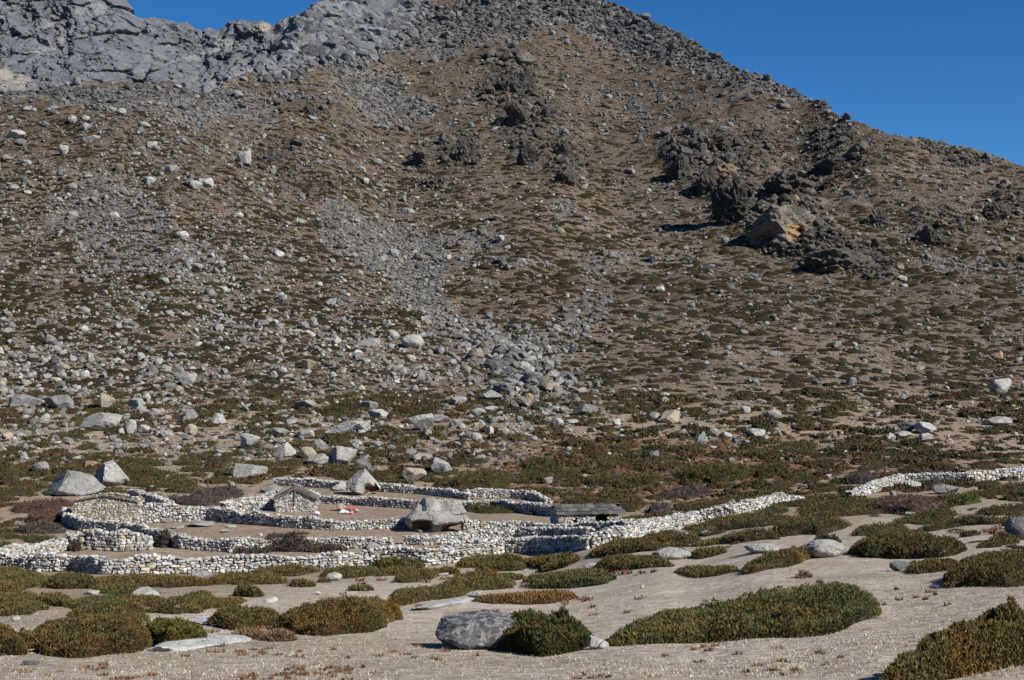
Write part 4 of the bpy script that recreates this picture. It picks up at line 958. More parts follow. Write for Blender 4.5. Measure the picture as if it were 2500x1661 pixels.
SH = [
 (1505,2118,1386,1570,'largest low green juniper spreading across the right meadow',(.08,.074,.03),70,.55,dict(dens=1.3,taper=.55)),
 (1216,1442,1484,1600,'round dark juniper with a spike on top beside the great lichened boulder',(.05,.047,.018),0,.72,dict(dens=1.6,spike=(1378,1582,80,22))),
 (2110,2760,1455,1790,'russet juniper filling the bottom right corner',(.084,.056,.022),0,.3,dict(dens=1.6,ends=((2170,1760),(2760,1560),1.0,.62))),
 (668,940,1443,1550,'large golden brown juniper in the left foreground',(.08,.058,.023),10,.68,dict(dens=1.6)),
 (900,980,1462,1520,'loose right arm of the golden brown juniper',(.1,.063,.018),0,.7,dict()),
 (506,690,1472,1536,'dull olive bush merging with the left side of the golden brown juniper',OLIVE,10,.6,{}),
 (55,365,1490,1603,'broad brown juniper in the bottom left meadow',BROWN,14,.6,dict(dens=1.4)),
 (352,500,1496,1582,'dark green juniper joined to the right of the broad brown one',(.062,.056,.015),0,.68,dict(dens=1.4)),
 (-90,62,1515,1604,'juniper cut by the left edge at the bottom',BROWN,0,.65,{}),
 (45,90,1525,1578,'small upright bush between the left edge juniper and the broad brown one',BROWN,0,.7,{}),
 (-60,82,1470,1504,'low olive bush at the left edge above the bottom juniper',OLIVE,0,.5,{}),
 (84,182,1446,1482,'rounded olive bush in the second row of the left scrub',OLIVE,0,.5,{}),
 (-60,88,1443,1473,'olive bush at the left edge in the second row',OLIVE,0,.5,{}),
 (-80,120,1393,1432,'brown bush strip under the left end of the front wall',OLIVE,0,.5,{}),
 (110,240,1394,1440,'green brown bush under the front wall left of its grey footing stones',OLIVE,0,.5,{}),
 (160,278,1452,1488,'green bush above the long olive strip on the left',GREEN,6,.5,{}),
 (258,350,1424,1464,'green bush touching the pale angular boulder on its left',GREEN,10,.55,{}),
 (232,420,1404,1430,'low brown bush below the grey block footing of the front wall',BROWN,0,.45,{}),
 (345,512,1408,1436,'golden brown strip of bush right of the front wall grey block',BROWN,0,.5,{}),
 (360,540,1450,1497,'dark spreading bush behind the round white boulder',OLIVE,22,.45,{}),
 (510,700,1398,1428,'green bush hugging the front wall left of the small dark bush',OLIVE,0,.5,{}),
 (573,642,1424,1459,'compact green bush on bare ground below the front wall',GREEN,0,.55,{}),
 (712,768,1407,1434,'small dark bush growing out of the dark rock',OLIVE,0,.7,{}),
 (850,910,1425,1444,'small flat bush above the golden brown juniper',OLIVE,0,.5,{}),
 (776,806,1408,1423,'tiny bush at the left of the smooth whitish boulder',OLIVE,0,.5,{}),
 (88,280,1506,1546,'olive strip bush behind the broad brown juniper',OLIVE,8,.5,{}),
 (170,360,1470,1512,'broad olive bush left of the round white boulder',OLIVE,8,.45,{}),
 (780,930,1380,1411,'bush below the front wall ending over the smooth whitish boulder',OLIVE,12,.5,{}),
 (912,1044,1358,1393,'dark bush standing against the bright part of the front wall',OLIVE,6,.6,{}),
 (956,1068,1386,1421,'dark olive bush in front of the bright wall corner',OLIVE,14,.5,{}),
 (1062,1122,1384,1404,'small bush right of the dark olive one below the wall corner',OLIVE,0,.55,{}),
 (1122,1240,1354,1376,'bush at the foot of the bright wall corner',OLIVE,8,.5,{}),
 (1164,1284,1367,1396,'flat olive bush below the shaded stretch of wall',OLIVE,8,.45,{}),
 (950,1150,1412,1467,'long bush slanting up right, left half',OLIVE,26,.4,{}),
 (1080,1262,1398,1442,'long bush slanting up right, middle part',OLIVE,10,.42,{}),
 (1362,1398,1480,1570,'upright shoot rising from the round dark juniper beside the great boulder',(.05,.047,.018),0,.95,dict(dens=1.5)),
 (1212,1402,1440,1476,'reddish brown upright bush below the grey stone',(.11,.06,.025),0,.7,dict(sprm=1.2)),
 (1160,1255,1446,1474,'russet low bush beside the lichened slab top',RUST,0,.5,{}),
 (1200,1280,1352,1390,'olive bush between the wall and the flat olive bush',OLIVE,4,.5,{}),
 (1268,1412,1346,1380,'dark bush below the gap in the front wall',OLIVE,4,.5,{}),
 (1320,1416,1362,1389,'small olive bush under the dark one below the gap',OLIVE,0,.5,{}),
 (1280,1505,1386,1430,'wide green bush right of the long slanting ones',GREEN,14,.48,{}),
 (1450,1636,1354,1396,'wide brown olive bush left of the stone topped boulder',OLIVE,10,.48,{}),
 (1440,1625,1318,1360,'scrub below the start of the climbing wall',OLIVE,16,.42,{}),
 (1548,1706,1290,1334,'scrub above the stone topped boulder',OLIVE,14,.42,{}),
 (1684,1770,1330,1362,'bush at the right side of the stone topped boulder',OLIVE,0,.5,{}),
 (1686,1764,1318,1334,'thin bush strip above the bush by the stone topped boulder',OLIVE,0,.5,{}),
 (1750,1905,1284,1328,'large olive bush in the middle of the right scrub',OLIVE,10,.42,{}),
 (1700,1905,1258,1296,'olive scrub along the climbing wall',OLIVE,12,.42,{}),
 (1650,1800,1378,1405,'isolated flat olive bush on the open meadow',OLIVE,8,.4,{}),
 (1818,1992,1320,1388,'dark bush slanting up to the pale covered boulder',OLIVE,34,.42,{}),
 (1990,2050,1306,1332,'dark twiggy bush sprawling over the pale boulder',(.04,.035,.02),0,.8,{}),
 (2072,2352,1300,1363,'big dome shaped juniper on the right meadow',OLIVE,14,.55,dict(dens=1.3)),
 (2118,2268,1286,1318,'olive bush behind the big dome shaped juniper',OLIVE,8,.5,{}),
 (2218,2345,1352,1398,'brown olive bush right of the dark rock on the meadow',BROWN,0,.55,{}),
 (2342,2560,1346,1390,'green brown bush behind the long right edge juniper',OLIVE,6,.5,{}),
 (2303,2640,1354,1438,'long right edge juniper tapering down to the left',BROWN,40,.42,{}),
 (2412,2490,1298,1327,'low bush in front of the right edge dark boulder',OLIVE,0,.5,{}),
 (2080,2216,1262,1308,'olive bush under the red brown scrub',OLIVE,12,.42,{}),
 (2300,2450,1248,1285,'flat olive bush on the right meadow above the big dome',OLIVE,6,.42,{}),
 (1950,2155,1216,1256,'dark scrub between the two walls on the right',OLIVE,8,.42,{}),
 (1886,2080,1244,1304,'large scrub patch left of the olive bush under the red scrub',OLIVE,16,.4,{}),
 (2418,2560,1178,1207,'olive bush at the right edge below the right wall',OLIVE,0,.5,{}),
 (2308,2392,1192,1234,'bright green bush right of the dark topped slanting boulder',(.06,.07,.018),0,.55,{}),
 (2380,2520,1222,1258,'flat scrub near the right edge below the wall',OLIVE,0,.45,{}),
 (2200,2330,1236,1272,'low scrub in front of the red brown thicket',OLIVE,6,.45,{}),
 (1130,1300,1226,1254,'dark green bush against the long straight wall in the upper yard',GREEN,0,.6,{}),
 (570,680,1120,1142,'olive bush around the broad pale boulder',OLIVE,0,.5,{}),
 (700,760,1298,1306,'low grass patch under the inner wall',RUST,0,.6,{}),
 (1500,1640,1150,1186,'large dark bush on the lower hummock',OLIVE,6,.45,{}),
 (1650,1850,1124,1180,'widest dark green bush on the brown hummock',(.055,.05,.015),14,.4,{}),
 (1420,1530,1156,1188,'green bush left of the large dark one on the lower hummock',OLIVE,0,.45,{}),
 (1268,1350,1108,1150,'dark bush on the left brow of the hummock',OLIVE,0,.45,{}),
 (1090,1260,1140,1196,'dark bushes on the left flank of the hummock',OLIVE,24,.42,{}),
]
TW = [
 (646,756,1302,1348,'domed purple brown leafless bush in the lower yard',PURPLE,0,.8,{}),
 (560,660,1330,1352,'low purple brown twigs left of the domed leafless bush',PURPLE,0,.6,{}),
 (740,840,1326,1350,'low twiggy scrub right of the domed leafless bush',PURPLE,0,.6,{}),
 (400,552,1208,1236,'long purple scrub behind the inner wall',PURPLE,0,.55,{}),
 (472,600,1182,1222,'higher purple scrub left of the flat topped rock',PURPLE,8,.5,{}),
 (318,358,1198,1222,'small purple bush beside the short sloping wall',PURPLE,0,.7,{}),
 (36,158,1276,1306,'purple brown bush left of the curving wall',PURPLE,0,.6,{}),
 (30,186,1216,1252,'dark red scrub behind the curving wall at the left',RED,20,.45,{}),
 (60,156,1240,1282,'dull red bush just left of the curving wall',(.08,.05,.04),14,.5,{}),
 (384,424,1304,1338,'brown twiggy bush against the dark faced wall',PURPLE,0,.8,{}),
 (174,196,1322,1348,'small twiggy bush at the left of the roofless pen',PURPLE,0,.8,{}),
 (2132,2310,1204,1254,'tall red brown thicket of bare stems on the right',(.095,.062,.05),10,.6,dict(dens=1.3)),
 (2054,2152,1152,1186,'purple grey scrub dome left of the right wall',PURPLE,6,.5,{}),
 (2252,2312,1168,1192,'brown twigs behind the dark topped slanting boulder',PURPLE,0,.6,{}),
 (1612,1736,1184,1216,'purple scrub on the lower right hummock',PURPLE,4,.5,{}),
 (1576,1640,1222,1256,'purple scrub behind the climbing wall',PURPLE,0,.5,{}),
 (1460,1500,1234,1250,'small purple scrub above the slate roof',PURPLE,0,.6,{}),
 (1290,1330,1236,1258,'grey brown twiggy bush by the far wall end near the slate hut',PURPLE,0,.7,{}),
 (1840,1900,1330,1350,'russet scrub at the foot of the low rounded boulder',(.12,.06,.04),0,.6,{}),
 (2100,2124,1450,1484,'tiny reddish twig bush at the right tip of the largest juniper',(.15,.08,.07),0,.9,{}),
 (1948,1978,1392,1412,'bare little twig bush poking above the largest juniper',(.14,.09,.06),0,.9,{}),
 (640,720,1540,1568,'brown heath clump below the golden brown juniper',(.13,.085,.055),0,.7,{}),
 (585,645,1535,1562,'russet heath clump right of the long pale slab',(.14,.09,.05),0,.7,{}),
 (1060,1140,1192,1206,'thin scrub behind the back wall',PURPLE,0,.5,{}),
]
for x0, x1, yt, yb, lab, col, tl, hf, kw in SH: shrub(x0, x1, yt, yb, lab, col, tl, hf, **kw)
for x0, x1, yt, yb, lab, col, tl, hf, kw in TW: shrub(x0, x1, yt, yb, lab, col, tl, hf, twig=True, name='bare_shrub', cat='shrub', **kw)

mr = random.Random(31); MATS = []
for rx0, rx1, rv0, rv1, k_ in ((-60, 560, 1408, 1500, 20), (1450, 2200, 1245, 1335, 26), (950, 1450, 1352, 1425, 10), (2150, 2560, 1215, 1300, 9), (560, 760, 1400, 1430, 4), (1850, 2300, 1225, 1262, 8)):
    for q in range(k_):
        x = mr.uniform(rx0, rx1); v = mr.uniform(rv0, rv1)
        if rx0 == 1450: v = 1340 - (x - 1450) * .1 - mr.uniform(0, 50)
        wd = mr.uniform(70, 150); ht = mr.uniform(20, 32); MATS.append((x - wd / 2, x + wd / 2, v - ht, v))
# ------------------------------------------------------------------ scattered rocks and shrubs of the slopes
def inbox(x, y, pad=0):
    for a in BOX:
        if a[0] - pad < x < a[2] + pad and a[1] < y < a[3]: return True
    return False
def dens(lst, x, v): return dblob(lst, np.asarray(x, float), np.asarray(v, float))
crx = np.array([p[0] for p in crest]); cry = np.array([p[1] for p in crest])
YT_ = [(120,1262),(170,1215),(330,1200),(420,1225),(560,1215),(660,1165),(850,1172),(1143,1200),(1330,1222),(1400,1258),(1560,1258)]
def yard(x, v):   # inside the walls or on them: nothing scattered
    return (v > np.interp(x, [p[0] for p in YT_], [p[1] for p in YT_])) & (v < 1405) & (x < 1560) & (x > 120) | (v > 1340) & (v < 1405) & (x <= 120) & (x > -10)
# shrubs
n = 100000
sxp = rng.uniform(-260, 2760, n); svp = rng.uniform(40, 1345, n)
ok = svp > np.interp(sxp, crx, cry) + 10
d_s = dens(SCREE, sxp, svp); d_c = dens(CRAG, sxp, svp)
pb = .46 + .5 * fbm(sxp / 110, svp / 45, 4, 301)
pb = np.clip(pb, .04, 1) * (1 - .9 * d_s) * (1 - .75 * d_c) * np.interp(svp, [0, 600, 900, 1050, 1300], [1, 1, .72, .42, .36])
pb *= 1 - .15 * sstep(330, 200, svp)
pb *= np.where((sxp < 900) & (svp < 960), 1.25, 1)
pb *= np.where((svp > 1150), 1.25, 1)
pb *= np.where((svp > 1040) & (svp < 1110) & (sxp < 600), .5, 1) 
pb *= np.where((svp > 1250), .4, 1)
tz = 1 - .35 * sstep(900, 300, svp)
ok &= (rng.random(n) < pb * .85) & ~yard(sxp, svp)
sxp, svp = sxp[ok], svp[ok]
size = np.interp(svp, [80, 300, 500, 700, 900, 1050, 1150, 1345], [12, 16, 21, 27, 32, 40, 48, 62]) * .84 * np.clip(np.exp(rng.normal(0, .42, len(sxp))), .3, 1.9)
order = np.argsort(-size * np.where((sxp > 0) & (sxp < 2500), 1, .01)); sxp, svp, size = sxp[order], svp[order], size[order]
keep = [i for i in range(len(sxp)) if not inbox(sxp[i], svp[i], 0)]; sxp, svp, size = sxp[keep], svp[keep], size[keep]
NB_IND = 300 - len(SH)
def zone(x, v):
    if v > 1150: return 'beside the stone walls' if x < 1500 else 'on the scrubby ground near the right walls'
    if v > 930: return ('among the boulders of the left flat' if x < 620 else 'among the boulders above the back wall' if x < 1100 else 'on the brown hummock' if x < 1950 else 'on the flat above the right wall')
    if v > 700: return ('on the stony lower left slope' if x < 600 else 'beside the rock stream' if x < 1350 else 'on the open slope right of the rock stream' if x < 1900 else 'on the lower right slope')
    if v > 400: return ('on the upper left spur' if x < 800 else 'on the slope between gully and crag' if x < 1600 else 'around the dark crag')
    return 'on the high slope under the left rim' if x < 600 else 'on the high slope under the summit rocks'
LM = [(260,1150,'pointed grey boulder pair'),(238,1030,'large pale block'),(50,980,'dark hollowed boulder'),(258,980,'upright tan boulder'),(530,1020,'smooth pointed boulder'),(609,1076,'long slanting boulder'),(843,1045,'long whitish boulder'),(1026,1030,'tall creased boulder'),(830,1110,'boulder group'),(1010,1160,'ochre sided boulder'),(1078,1138,'hummock edge boulder'),(1005,833,'round whitish boulder'),(453,925,'leaning grey boulder'),(137,897,'lone dark boulder'),(397,687,'left scree'),(30,327,'upper left rim boulder'),(488,449,'two touching boulders'),(593,384,'boulder pile on the spur edge'),(1430,1000,'square grey boulder'),(1320,930,'rock stream heap'),(1640,1020,'ochre faced boulder'),(1820,1000,'round grey boulder'),(1892,1013,'dome shaped boulder'),(2450,940,'big right edge boulder'),(2265,1045,'right hand boulder cluster'),(2448,1028,'long pale boulder'),(1848,1057,'triangular boulder'),(1597,1112,'dark tall boulder'),(2047,841,'white edged boulder'),(1730,650,'black flat boulder'),(1612,706,'small white boulder'),(2440,867,'orange boulder'),(1920,540,'orange streaked crag face'),(1660,400,'left crag'),(2060,390,'upper right crag'),(2280,556,'right crag'),(2440,500,'right edge outcrop'),(1130,370,'middle outcrop'),(1260,190,'ridge outcrop'),(800,80,'summit blocks'),(1500,80,'skyline scree'),(850,560,'gully scree'),(1750,1250,'climbing front wall'),(2300,1160,'separate right wall'),(1440,1260,'slate roofed hut'),(720,1220,'middle hut'),(255,1240,'left hut'),(1300,1130,'hummock flank'),(2200,1230,'red brown thicket'),(1640,1350,'stone topped boulder'),(350,1450,'pale angular boulder'),(434,1487,'round white boulder'),(200,1560,'broad brown juniper'),(480,1400,'grey footing block'),(1090,1480,'lichened slab'),(1010,1375,'bright wall corner'),(1390,1330,'gap in the front wall'),(2020,1340,'bush covered boulder'),(1870,1337,'low rounded boulder'),(2210,1330,'big dome shaped juniper'),(2490,1290,'right edge dark boulder'),(80,1400,'left end of the front wall'),(620,1440,'compact green bush'),(2100,1240,'wall gap at the right'),(300,280,'upper left rim'),(1100,60,'summit'),(1800,800,'open right slope middle'),(2100,750,'lower right slope middle')]
USED = {}
def where(x, v):
    d_, m = min((math.hypot(x - l[0], (v - l[1]) * 1.6), l) for l in LM)
    dx, dy = x - m[0], (v - m[1]) * 1.6
    if abs(dx) > 2 * abs(dy): w_ = 'right of' if dx > 0 else 'left of'
    elif abs(dy) > 2 * abs(dx): w_ = 'below' if dy > 0 else 'above'
    else: w_ = ('below ' if dy > 0 else 'above ') + ('right of' if dx > 0 else 'left of')
    pre = 'just ' if d_ < 70 else 'well ' if d_ > 190 else ''
    return '%s%s the %s' % (pre, w_, m[2])
def fresh(base, opts, tail):
    for o_ in [''] + opts:
        l_ = ' '.join((o_ + ' ' + base + ' ' + tail).split())
        if l_ not in USED: USED[l_] = 1; return l_
    return ' '.join((opts[-1] + ' ' + base + ' ' + tail).split())
for x0, x1, yt, yb in MATS:
    tone = mr.random(); v = yb
    lab = fresh('low %s juniper mat' % ('brown' if tone < .35 else 'olive' if tone < .75 else 'green'), ['wide', 'small', 'ragged', 'flat', 'thin', 'dense', 'long', 'dark', 'patchy', 'rounded'], where((x0 + x1) / 2, v))
    shrub(x0, x1, yt, yb, lab, BROWN if tone < .35 else OLIVE if tone < .75 else GREEN, mr.uniform(0, 14), hf=.36, group='low juniper mats of the scrub in front', lumps=1.2, dens=.9)
nb = len(MATS)
for i in range(len(sxp)):
    if nb >= NB_IND: break
    x, v, s_ = sxp[i], svp[i], size[i]
    hgt = s_ * random.uniform(.2, .28)
    z_ = zone(x, v); big = 'wide' if s_ > 95 else 'medium' if s_ > 70 else 'small'
    gr = random.random() < .35
    lab = fresh('%s %s juniper patch' % (big, 'green' if gr else 'brownish olive'), ['rounder', 'flatter', 'ragged', 'darker', 'denser', 'thinner', 'longer'], where(x, v))
    shrub(x - s_ / 2, x + s_ / 2, v - hgt, v, lab, GREEN if gr else (BROWN if random.random() < .3 else OLIVE), hf=.42, group='juniper patches ' + z_, dens=.9, sprm=.8, lumps=.6); nb += 1
sxp, svp, size = sxp[i:], svp[i:], size[i:]
def gn_scatter(name, pos, rot, scl, tint, variants, label, mat):
    pc = bpy.data.collections.new(name + '_kinds')
    for i_, (v_, f_) in enumerate(variants): pc.objects.link(bpy.data.objects.new('kind', mesh_np('kind', v_, f_, mat)))
    me = bpy.data.meshes.new(name); me.vertices.add(len(pos)); me.vertices.foreach_set('co', np.ascontiguousarray(pos, np.float32).ravel())
    for nm, arr in (('rot', rot), ('scl', scl)):
        a = me.attributes.new(nm, 'FLOAT_VECTOR', 'POINT'); a.data.foreach_set('vector', np.ascontiguousarray(arr, np.float32).ravel())
    c4 = np.ones((len(pos), 4), np.float32); c4[:, :3] = tint; me.attributes.new('tint', 'FLOAT_COLOR', 'POINT').data.foreach_set('color', c4.ravel())
    me.attributes.new('pick', 'INT', 'POINT').data.foreach_set('value', rng.integers(0, len(variants), len(pos)).astype(np.int32))
    ng = bpy.data.node_groups.new(name, 'GeometryNodeTree')
    ng.interface.new_socket('Geometry', in_out='INPUT', socket_type='NodeSocketGeometry'); ng.interface.new_socket('Geometry', in_out='OUTPUT', socket_type='NodeSocketGeometry')
    L_ = ng.links.new; gi = ng.nodes.new('NodeGroupInput'); go = ng.nodes.new('NodeGroupOutput'); ip = ng.nodes.new('GeometryNodeInstanceOnPoints'); ci = ng.nodes.new('GeometryNodeCollectionInfo')
    ci.inputs['Collection'].default_value = pc; ci.inputs['Separate Children'].default_value = True; ci.inputs['Reset Children'].default_value = True
    def na(nm, ty): q = ng.nodes.new('GeometryNodeInputNamedAttribute'); q.data_type = ty; q.inputs['Name'].default_value = nm; return q.outputs['Attribute']
    er = ng.nodes.new('FunctionNodeEulerToRotation'); L_(na('rot', 'FLOAT_VECTOR'), er.inputs[0])
    L_(gi.outputs[0], ip.inputs['Points']); L_(ci.outputs[0], ip.inputs['Instance']); ip.inputs['Pick Instance'].default_value = True
    L_(na('pick', 'INT'), ip.inputs['Instance Index']); L_(er.outputs[0], ip.inputs['Rotation']); L_(na('scl', 'FLOAT_VECTOR'), ip.inputs['Scale']); L_(ip.outputs[0], go.inputs[0])
    o = link(name, me); m = o.modifiers.new('scatter', 'NODES'); m.node_group = ng
    return tag(o, label, None, None, 'stuff')
# joined small shrubs
def tuft_variant(seed, nspr=0):
    r_ = np.random.default_rng(seed); ns = 10
    V = [(0, 0, .85)]; 
    for rr, zz in ((.6, .72), (1., .0)):
        for i in range(ns): a_ = i / ns * 2 * math.pi; k_ = rr * r_.uniform(.78, 1.2); V.append((math.cos(a_) * k_, math.sin(a_) * k_, zz * r_.uniform(.75, 1.15) - (.1 if zz == 0 else 0)))
    tri = [(0, 1 + i, 1 + (i + 1) % ns) for i in range(ns)]
    for i in range(ns): j = (i + 1) % ns; tri += [(1 + i, 1 + ns + i, 1 + ns + j), (1 + i, 1 + ns + j, 1 + j)]
    for q in range(nspr):
        a_ = r_.uniform(0, 6.28); rr = r_.uniform(0, 1.05) ** .7; x, y = rr * math.cos(a_), rr * math.sin(a_); z = .85 * max(0, 1 - rr ** 3) ** .5; o = len(V); w_ = .11
        for t_ in range(3): V.append((x + w_ * math.cos(t_ * 2.1 + a_), y + w_ * math.sin(t_ * 2.1 + a_), z - .12))
        V.append((x + r_.normal(0, .07) + x * .15, y * 1.1, z + r_.uniform(.2, .45))); tri += [(o, o + 1, o + 3), (o + 1, o + 2, o + 3), (o + 2, o, o + 3)]
    V = np.array(V); V[:, :2] *= .5; return V, np.array(tri)
TV = [tuft_variant(i) for i in range(16)]
def grads(P_, e=1.0):
    return np.stack([(height(P_[:, 0] + e, P_[:, 1]) - height(P_[:, 0] - e, P_[:, 1])) / (2 * e), (height(P_[:, 0], P_[:, 1] + e) - height(P_[:, 0], P_[:, 1] - e)) / (2 * e)], -1)
def scatter_tufts(name, sx_, sv_, sz_, label, cols, mat=None, hfac=.14, dep=1.0, mul_=1.0, kinds=None):
    P_ = np.array([at(a, b_) for a, b_ in zip(sx_, sv_)]); s = P_[:, 1] / F; n_ = len(P_)
    w_ = sz_ * s; g = grads(P_); tot = np.abs(g[:, 1]) + .18
    d_ = w_ * .27 / np.clip(tot, .2, .8) * dep; d_ = np.minimum(d_, w_ * 1.3); h_ = w_ * hfac * rng.uniform(.7, 1.2, n_)
    cc = np.array(cols)[rng.integers(0, len(cols), n_)] * rng.uniform(.3, .52, (n_, 1)) * mul_
    gn_scatter(name, P_ - np.array([0, 0, .05]), np.stack([np.arctan(np.clip(g[:, 1], -.9, .9)), -np.arctan(np.clip(g[:, 0], -.9, .9)), rng.normal(0, .18, n_)], -1), np.stack([w_, d_ * 1.15, h_], -1), cc, kinds or TV, label, M_leaf_i)
TV2 = [tuft_variant(100 + i, 46) for i in range(12)]
nr_m = svp > 960
scatter_tufts('scrub', sxp[nr_m], svp[nr_m], size[nr_m], 'smaller rough juniper mats between the boulders above the walls', [OLIVE, GREEN, BROWN, OLIVE, RUST], hfac=.2, mul_=1.7, kinds=TV2)
sxp, svp, size = sxp[~nr_m], svp[~nr_m], size[~nr_m]
scatter_tufts('low_shrubs', sxp, svp, size, 'thousands of low dark juniper patches dotting the mountainside', [(.066,.047,.018), (.062,.044,.018), (.058,.047,.018), (.053,.047,.017), (.07,.045,.02)])
nsm = 26000; ax_ = rng.uniform(-260, 2760, nsm); av_ = rng.uniform(90, 1200, nsm)
okk = (av_ > np.interp(ax_, crx, cry) + 6) & (rng.random(nsm) < (1 - .8 * dens(SCREE, ax_, av_))) & ~yard(ax_, av_); ax_, av_ = ax_[okk], av_[okk]
scatter_tufts('small_heath', ax_, av_, np.interp(av_, [80, 500, 900, 1200], [5, 8, 12, 16]) * rng.uniform(.6, 1.4, len(ax_)), 'tiny brown heath clumps between the juniper patches', [OLIVE, BROWN, (.09,.06,.035), (.1,.075,.045)])
# brown bracken like ground cover on the hummock
nh = 5200; ax_ = rng.uniform(1080, 2450, nh); av_ = rng.uniform(1060, 1255, nh)
m_ = np.exp(-((ax_ - 1560) / 420) ** 4 - ((av_ - 1150) / 90) ** 4) + .6 * np.exp(-((ax_ - 2080) / 330) ** 4 - ((av_ - 1130) / 55) ** 4)
okk = (rng.random(nh) < m_) & ~yard(ax_, av_) & (av_ < np.interp(ax_, [1500, 1960, 2080, 2500], [1256, 1205, 1195, 1140])); ax_, av_ = ax_[okk], av_[okk]
scatter_tufts('brown_heath', ax_, av_, rng.uniform(10, 26, len(ax_)), 'russet and brown heath carpeting the hummock above the walls', [(.13,.07,.03), (.11,.055,.025), (.15,.09,.045), (.09,.055,.03), PURPLE, OLIVE], hfac=.3, mul_=1.9)

# rocks
RV1 = [rock_shape(1, 500 + i, 8) for i in range(36)]; RV2 = [rock_shape(2, 700 + i, 9) for i in range(30)]
n = 760000
rx = rng.uniform(-260, 2760, n); rv = rng.uniform(-60, 1200, n)
ok = rv > np.interp(rx, crx, cry) - 4
d_s = dens(SCREE, rx, rv); d_c = dens(CRAG, rx, rv)
base = .10 + .0 * rx
base = np.where((rx < 1080) & (rv < 950), .24, base)
base = np.where((rx < 1300) & (rv >= 800) & (rv < 1130), .26, base)
base = np.where((rx > 1300) & (rv > 600) & (rv < 960), .07, base)
base = np.where((rv < 330) & (rx > 600), .22, base)
base = np.where((rv > 1130), .035, base)
base = base * (1 + .9 * fbm(rx / 130, rv / 90, 3, 401)) * np.where((rx > 1000) & (rv > 960) & (rv < 1200), 1.1, 1)
pr = np.clip(base, .02, 1) * .42 + .42 * d_s ** 1.3 + .18 * d_c
ok &= (rng.random(n) < pr) & ~yard(rx, rv); rx, rv, d_s = rx[ok], rv[ok], d_s[ok]
rs = np.interp(rv, [0, 250, 500, 750, 950, 1100], [4.6, 4.6, 4.6, 5, 6, 5.6]) * np.exp(rng.normal(0, .48, len(rx)))
big = rng.random(len(rx)) < np.where((rv > 780) & (rv < 1130) & (rx < 1500), .11, np.where((rx < 650) & (rv < 500), .045, .02)); rs = np.where(big, rs * rng.uniform(1.8, 3.6, len(rx)), rs)
hp = dens([(820,60,170,80,-15,1),(690,150,90,40,-20,.9),(1450,60,180,40,25,.15),(1240,880,150,70,35,.45),(1180,30,200,60,0,.3)], rx, rv)
rs = np.minimum(rs, 26); rs = rs * np.where(rng.random(len(rs)) < .15, 1 + 2.2 * hp, 1 + .7 * hp); rs = np.minimum(rs, 60) * np.where((hp > .5) & (rng.random(len(rs)) < .05), 1.5, 1); dcr = dens(CRAG, rx, rv); rs = rs * (1 + dcr * np.where(rng.random(len(rs)) < .1, 1.5, .3))
print('rocks', len(rx))
def rock_cols(x, v, d_, cr):
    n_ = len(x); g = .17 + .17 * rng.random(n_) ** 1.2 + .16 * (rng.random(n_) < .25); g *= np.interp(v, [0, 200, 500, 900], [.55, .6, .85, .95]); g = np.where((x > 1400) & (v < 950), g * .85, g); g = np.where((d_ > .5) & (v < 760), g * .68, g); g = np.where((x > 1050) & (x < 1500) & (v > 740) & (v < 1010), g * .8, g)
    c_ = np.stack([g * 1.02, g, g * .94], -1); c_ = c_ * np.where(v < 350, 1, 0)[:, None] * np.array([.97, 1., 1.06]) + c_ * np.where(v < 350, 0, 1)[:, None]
    wm = rng.random(n_) < .16; c_[wm & (v > 300)] *= np.array([1.05, .93, .75]); k_ = cr > .3; c_[k_] = np.where(((v < 250) & (x < 1150))[k_][:, None], np.array([.15, .155, .168]), np.array([.1, .09, .077])) * rng.uniform(.6, 1.4, (k_.sum(), 1)); k2 = k_ & (rng.random(n_) < .07) & (v > 250); c_[k2] = np.array([.25, .19, .12]) * rng.uniform(.7, 1.1, (k2.sum(), 1)); return c_
order = np.argsort(-rs * np.where((rx > 0) & (rx < 2500) & (rv > 0), 1, .01)); rx, rv, rs, d_s, hp_ = rx[order], rv[order], rs[order], d_s[order], np.maximum(hp, dcr)[order]
NR_IND = 300 - len(BL) - 4
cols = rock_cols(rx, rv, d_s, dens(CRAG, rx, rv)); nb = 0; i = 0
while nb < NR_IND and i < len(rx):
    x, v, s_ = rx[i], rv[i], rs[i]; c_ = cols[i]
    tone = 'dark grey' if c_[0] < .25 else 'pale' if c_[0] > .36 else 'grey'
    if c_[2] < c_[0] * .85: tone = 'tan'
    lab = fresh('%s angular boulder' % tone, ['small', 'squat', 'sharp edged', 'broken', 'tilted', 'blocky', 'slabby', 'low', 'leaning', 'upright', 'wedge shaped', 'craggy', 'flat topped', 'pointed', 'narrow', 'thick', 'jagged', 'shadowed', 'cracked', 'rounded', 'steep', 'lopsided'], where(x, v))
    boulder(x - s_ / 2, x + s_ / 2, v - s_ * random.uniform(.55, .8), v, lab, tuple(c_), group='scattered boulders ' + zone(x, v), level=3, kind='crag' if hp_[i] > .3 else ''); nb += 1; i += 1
rx, rv, rs, cols = rx[i:], rv[i:], rs[i:], cols[i:]
